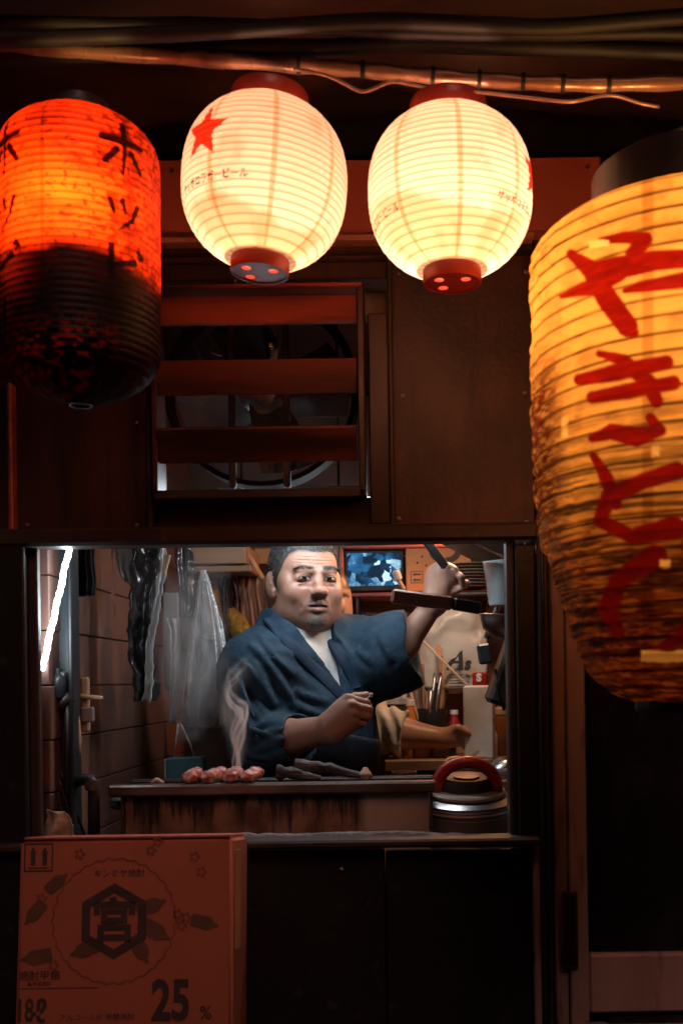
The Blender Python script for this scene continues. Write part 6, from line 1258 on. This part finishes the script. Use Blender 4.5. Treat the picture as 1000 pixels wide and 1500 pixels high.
# ---- smoke over the skewers and around the clear bag
def smoke(name, label, lo, hi, dens, scale, thr, axis=None, width=.02, seed=0., curl=.03):
    lo, hi = np.array(lo), np.array(hi); o = G().box((lo+hi)/2, hi-lo, bev=0).make(name, None); tag(o, label, 'smoke', kind='stuff')
    m = bpy.data.materials.new(name); m.use_nodes = True; t = m.node_tree; N, L = t.nodes, t.links; N.remove(N['Principled BSDF']); out = N['Material Output']
    pv = N.new('ShaderNodeVolumePrincipled'); pv.inputs['Color'].default_value = (.97, .985, 1, 1); pv.inputs['Anisotropy'].default_value = .0; L.new(pv.outputs[0], out.inputs['Volume'])
    tc = N.new('ShaderNodeTexCoord'); mp = N.new('ShaderNodeMapping'); mp.inputs['Location'].default_value = (seed, seed*.7, seed*.3); mp.inputs['Scale'].default_value = (1, 1, .45); L.new(tc.outputs['Object'], mp.inputs[0])
    n = N.new('ShaderNodeTexNoise'); n.inputs['Scale'].default_value = scale; n.inputs['Detail'].default_value = 5; n.inputs['Distortion'].default_value = 1.2; L.new(mp.outputs[0], n.inputs[0])
    n2 = N.new('ShaderNodeTexNoise'); n2.inputs['Scale'].default_value = scale*.45; n2.inputs['Detail'].default_value = 3; L.new(mp.outputs[0], n2.inputs[0])
    H = hi[2]-lo[2]; sp = N.new('ShaderNodeSeparateXYZ'); L.new(tc.outputs['Object'], sp.inputs[0])
    def mth(op, a, b=None, c=None):
        x = N.new('ShaderNodeMath'); x.operation = op
        for i, v in enumerate((a, b, c)):
            if v is None: continue
            if isinstance(v, (int, float)): x.inputs[i].default_value = v
            else: L.new(v, x.inputs[i])
        return x.outputs[0]
    hz = mth('DIVIDE', sp.outputs[2], float(H)); sc = N.new('ShaderNodeSeparateColor'); L.new(n2.outputs[1], sc.inputs[0])
    cx = mth('MULTIPLY', mth('SUBTRACT', sc.outputs[0], .5), mth('MULTIPLY', hz, curl*6)); cyy = mth('MULTIPLY', mth('SUBTRACT', sc.outputs[1], .5), mth('MULTIPLY', hz, curl*6))
    dx = mth('SUBTRACT', sp.outputs[0], cx); dy = mth('SUBTRACT', sp.outputs[1], cyy)
    rr = mth('SQRT', mth('ADD', mth('MULTIPLY', dx, dx), mth('MULTIPLY', dy, dy))); wd_ = mth('MULTIPLY_ADD', hz, width*1.3, width*.45)
    fall = N.new('ShaderNodeMapRange'); fall.interpolation_type = 'SMOOTHSTEP'; fall.inputs[1].default_value = 1.; fall.inputs[2].default_value = .0; L.new(mth('DIVIDE', rr, wd_), fall.inputs[0])
    wis = N.new('ShaderNodeMapRange'); wis.interpolation_type = 'SMOOTHSTEP'; wis.inputs[1].default_value = thr; wis.inputs[2].default_value = thr+.2; L.new(n.outputs[0], wis.inputs[0])
    tp = N.new('ShaderNodeMapRange'); tp.interpolation_type = 'SMOOTHSTEP'; tp.inputs[1].default_value = 1.; tp.inputs[2].default_value = .35; L.new(hz, tp.inputs[0])
    bt_ = N.new('ShaderNodeMapRange'); bt_.inputs[1].default_value = .0; bt_.inputs[2].default_value = .06; L.new(hz, bt_.inputs[0])
    L.new(mth('MULTIPLY', mth('MULTIPLY', mth('MULTIPLY', fall.outputs[0], wis.outputs[0]), mth('MULTIPLY', tp.outputs[0], bt_.outputs[0])), dens), pv.inputs['Density'])
    o.data.materials.clear(); o.data.materials.append(m); return o
def wisp(name, label, base, H, wid, dens, strands_):
    lo = base-np.array((.07, .05, 0)); hi = base+np.array((.07, .05, H)); o = G().box((lo+hi)/2, hi-lo, bev=0).make(name, None); tag(o, label, 'smoke', kind='stuff')
    m = bpy.data.materials.new(name); m.use_nodes = True; t = m.node_tree; N, L = t.nodes, t.links; N.remove(N['Principled BSDF']); out = N['Material Output']
    pv = N.new('ShaderNodeVolumePrincipled'); pv.inputs['Color'].default_value = (.99, .99, 1, 1); L.new(pv.outputs[0], out.inputs['Volume'])
    tc = N.new('ShaderNodeTexCoord'); sp = N.new('ShaderNodeSeparateXYZ'); L.new(tc.outputs['Object'], sp.inputs[0])
    def mth(op, a, b=None, c=None):
        x = N.new('ShaderNodeMath'); x.operation = op
        for i_, v in enumerate((a, b, c)):
            if v is None: continue
            if isinstance(v, (int, float)): x.inputs[i_].default_value = v
            else: L.new(v, x.inputs[i_])
        return x.outputs[0]
    mp = N.new('ShaderNodeMapping'); mp.inputs['Scale'].default_value = (1, 1, .35); L.new(tc.outputs['Object'], mp.inputs[0])
    nn = N.new('ShaderNodeTexNoise'); nn.inputs['Scale'].default_value = 26; nn.inputs['Detail'].default_value = 3; L.new(mp.outputs[0], nn.inputs[0]); sc = N.new('ShaderNodeSeparateColor'); L.new(nn.outputs[1], sc.inputs[0])
    hz = mth('DIVIDE', sp.outputs[2], float(H)); tot = None
    for (amp, k, ph, off, w0, w1, g_) in strands_:
        xc = mth('ADD', mth('MULTIPLY', mth('SINE', mth('MULTIPLY_ADD', sp.outputs[2], float(k), float(ph))), mth('MULTIPLY', hz, float(amp))), mth('MULTIPLY_ADD', mth('SUBTRACT', sc.outputs[0], .5), mth('MULTIPLY', hz, .09), float(off)))
        yc = mth('MULTIPLY', mth('SUBTRACT', sc.outputs[1], .5), mth('MULTIPLY', hz, .08))
        dx = mth('SUBTRACT', sp.outputs[0], xc); dy = mth('SUBTRACT', sp.outputs[1], yc); w = mth('MULTIPLY_ADD', hz, float(w1), float(w0))
        r2 = mth('DIVIDE', mth('ADD', mth('MULTIPLY', dx, dx), mth('MULTIPLY', mth('MULTIPLY', dy, dy), .35)), mth('MULTIPLY', w, w))
        e = mth('MULTIPLY', mth('EXPONENT', mth('MULTIPLY', r2, -1.)), float(g_)); tot = e if tot is None else mth('ADD', tot, e)
    tp = N.new('ShaderNodeMapRange'); tp.interpolation_type = 'SMOOTHSTEP'; tp.inputs[1].default_value = 1.; tp.inputs[2].default_value = .25; L.new(hz, tp.inputs[0])
    L.new(mth('MULTIPLY', mth('MULTIPLY', tot, tp.outputs[0]), float(dens)), pv.inputs['Density']); o.data.materials.clear(); o.data.materials.append(m)
wisp('smoke', 'white smoke wisp curling up from the skewers', W(347, 1133, 2.17), .25, .03, 150, [(.020, 62, .4, .0, .0022, .003, 1.), (.026, 45, 2.4, .007, .0018, .0034, .9), (.016, 85, 4., -.007, .0014, .0024, .9), (.034, 33, 5.2, .003, .002, .005, .5), (.03, 26, 1.2, .0, .006, .02, .06)])
p = W(280, 1090, 2.42); smoke('smoke', 'thin blue smoke haze drifting round the clear bag', (p[0]-.13, 2.32, p[2]), (p[0]+.12, 2.52, p[2]+.48), 10, 17, .40, width=.10, seed=7.7, curl=.05)
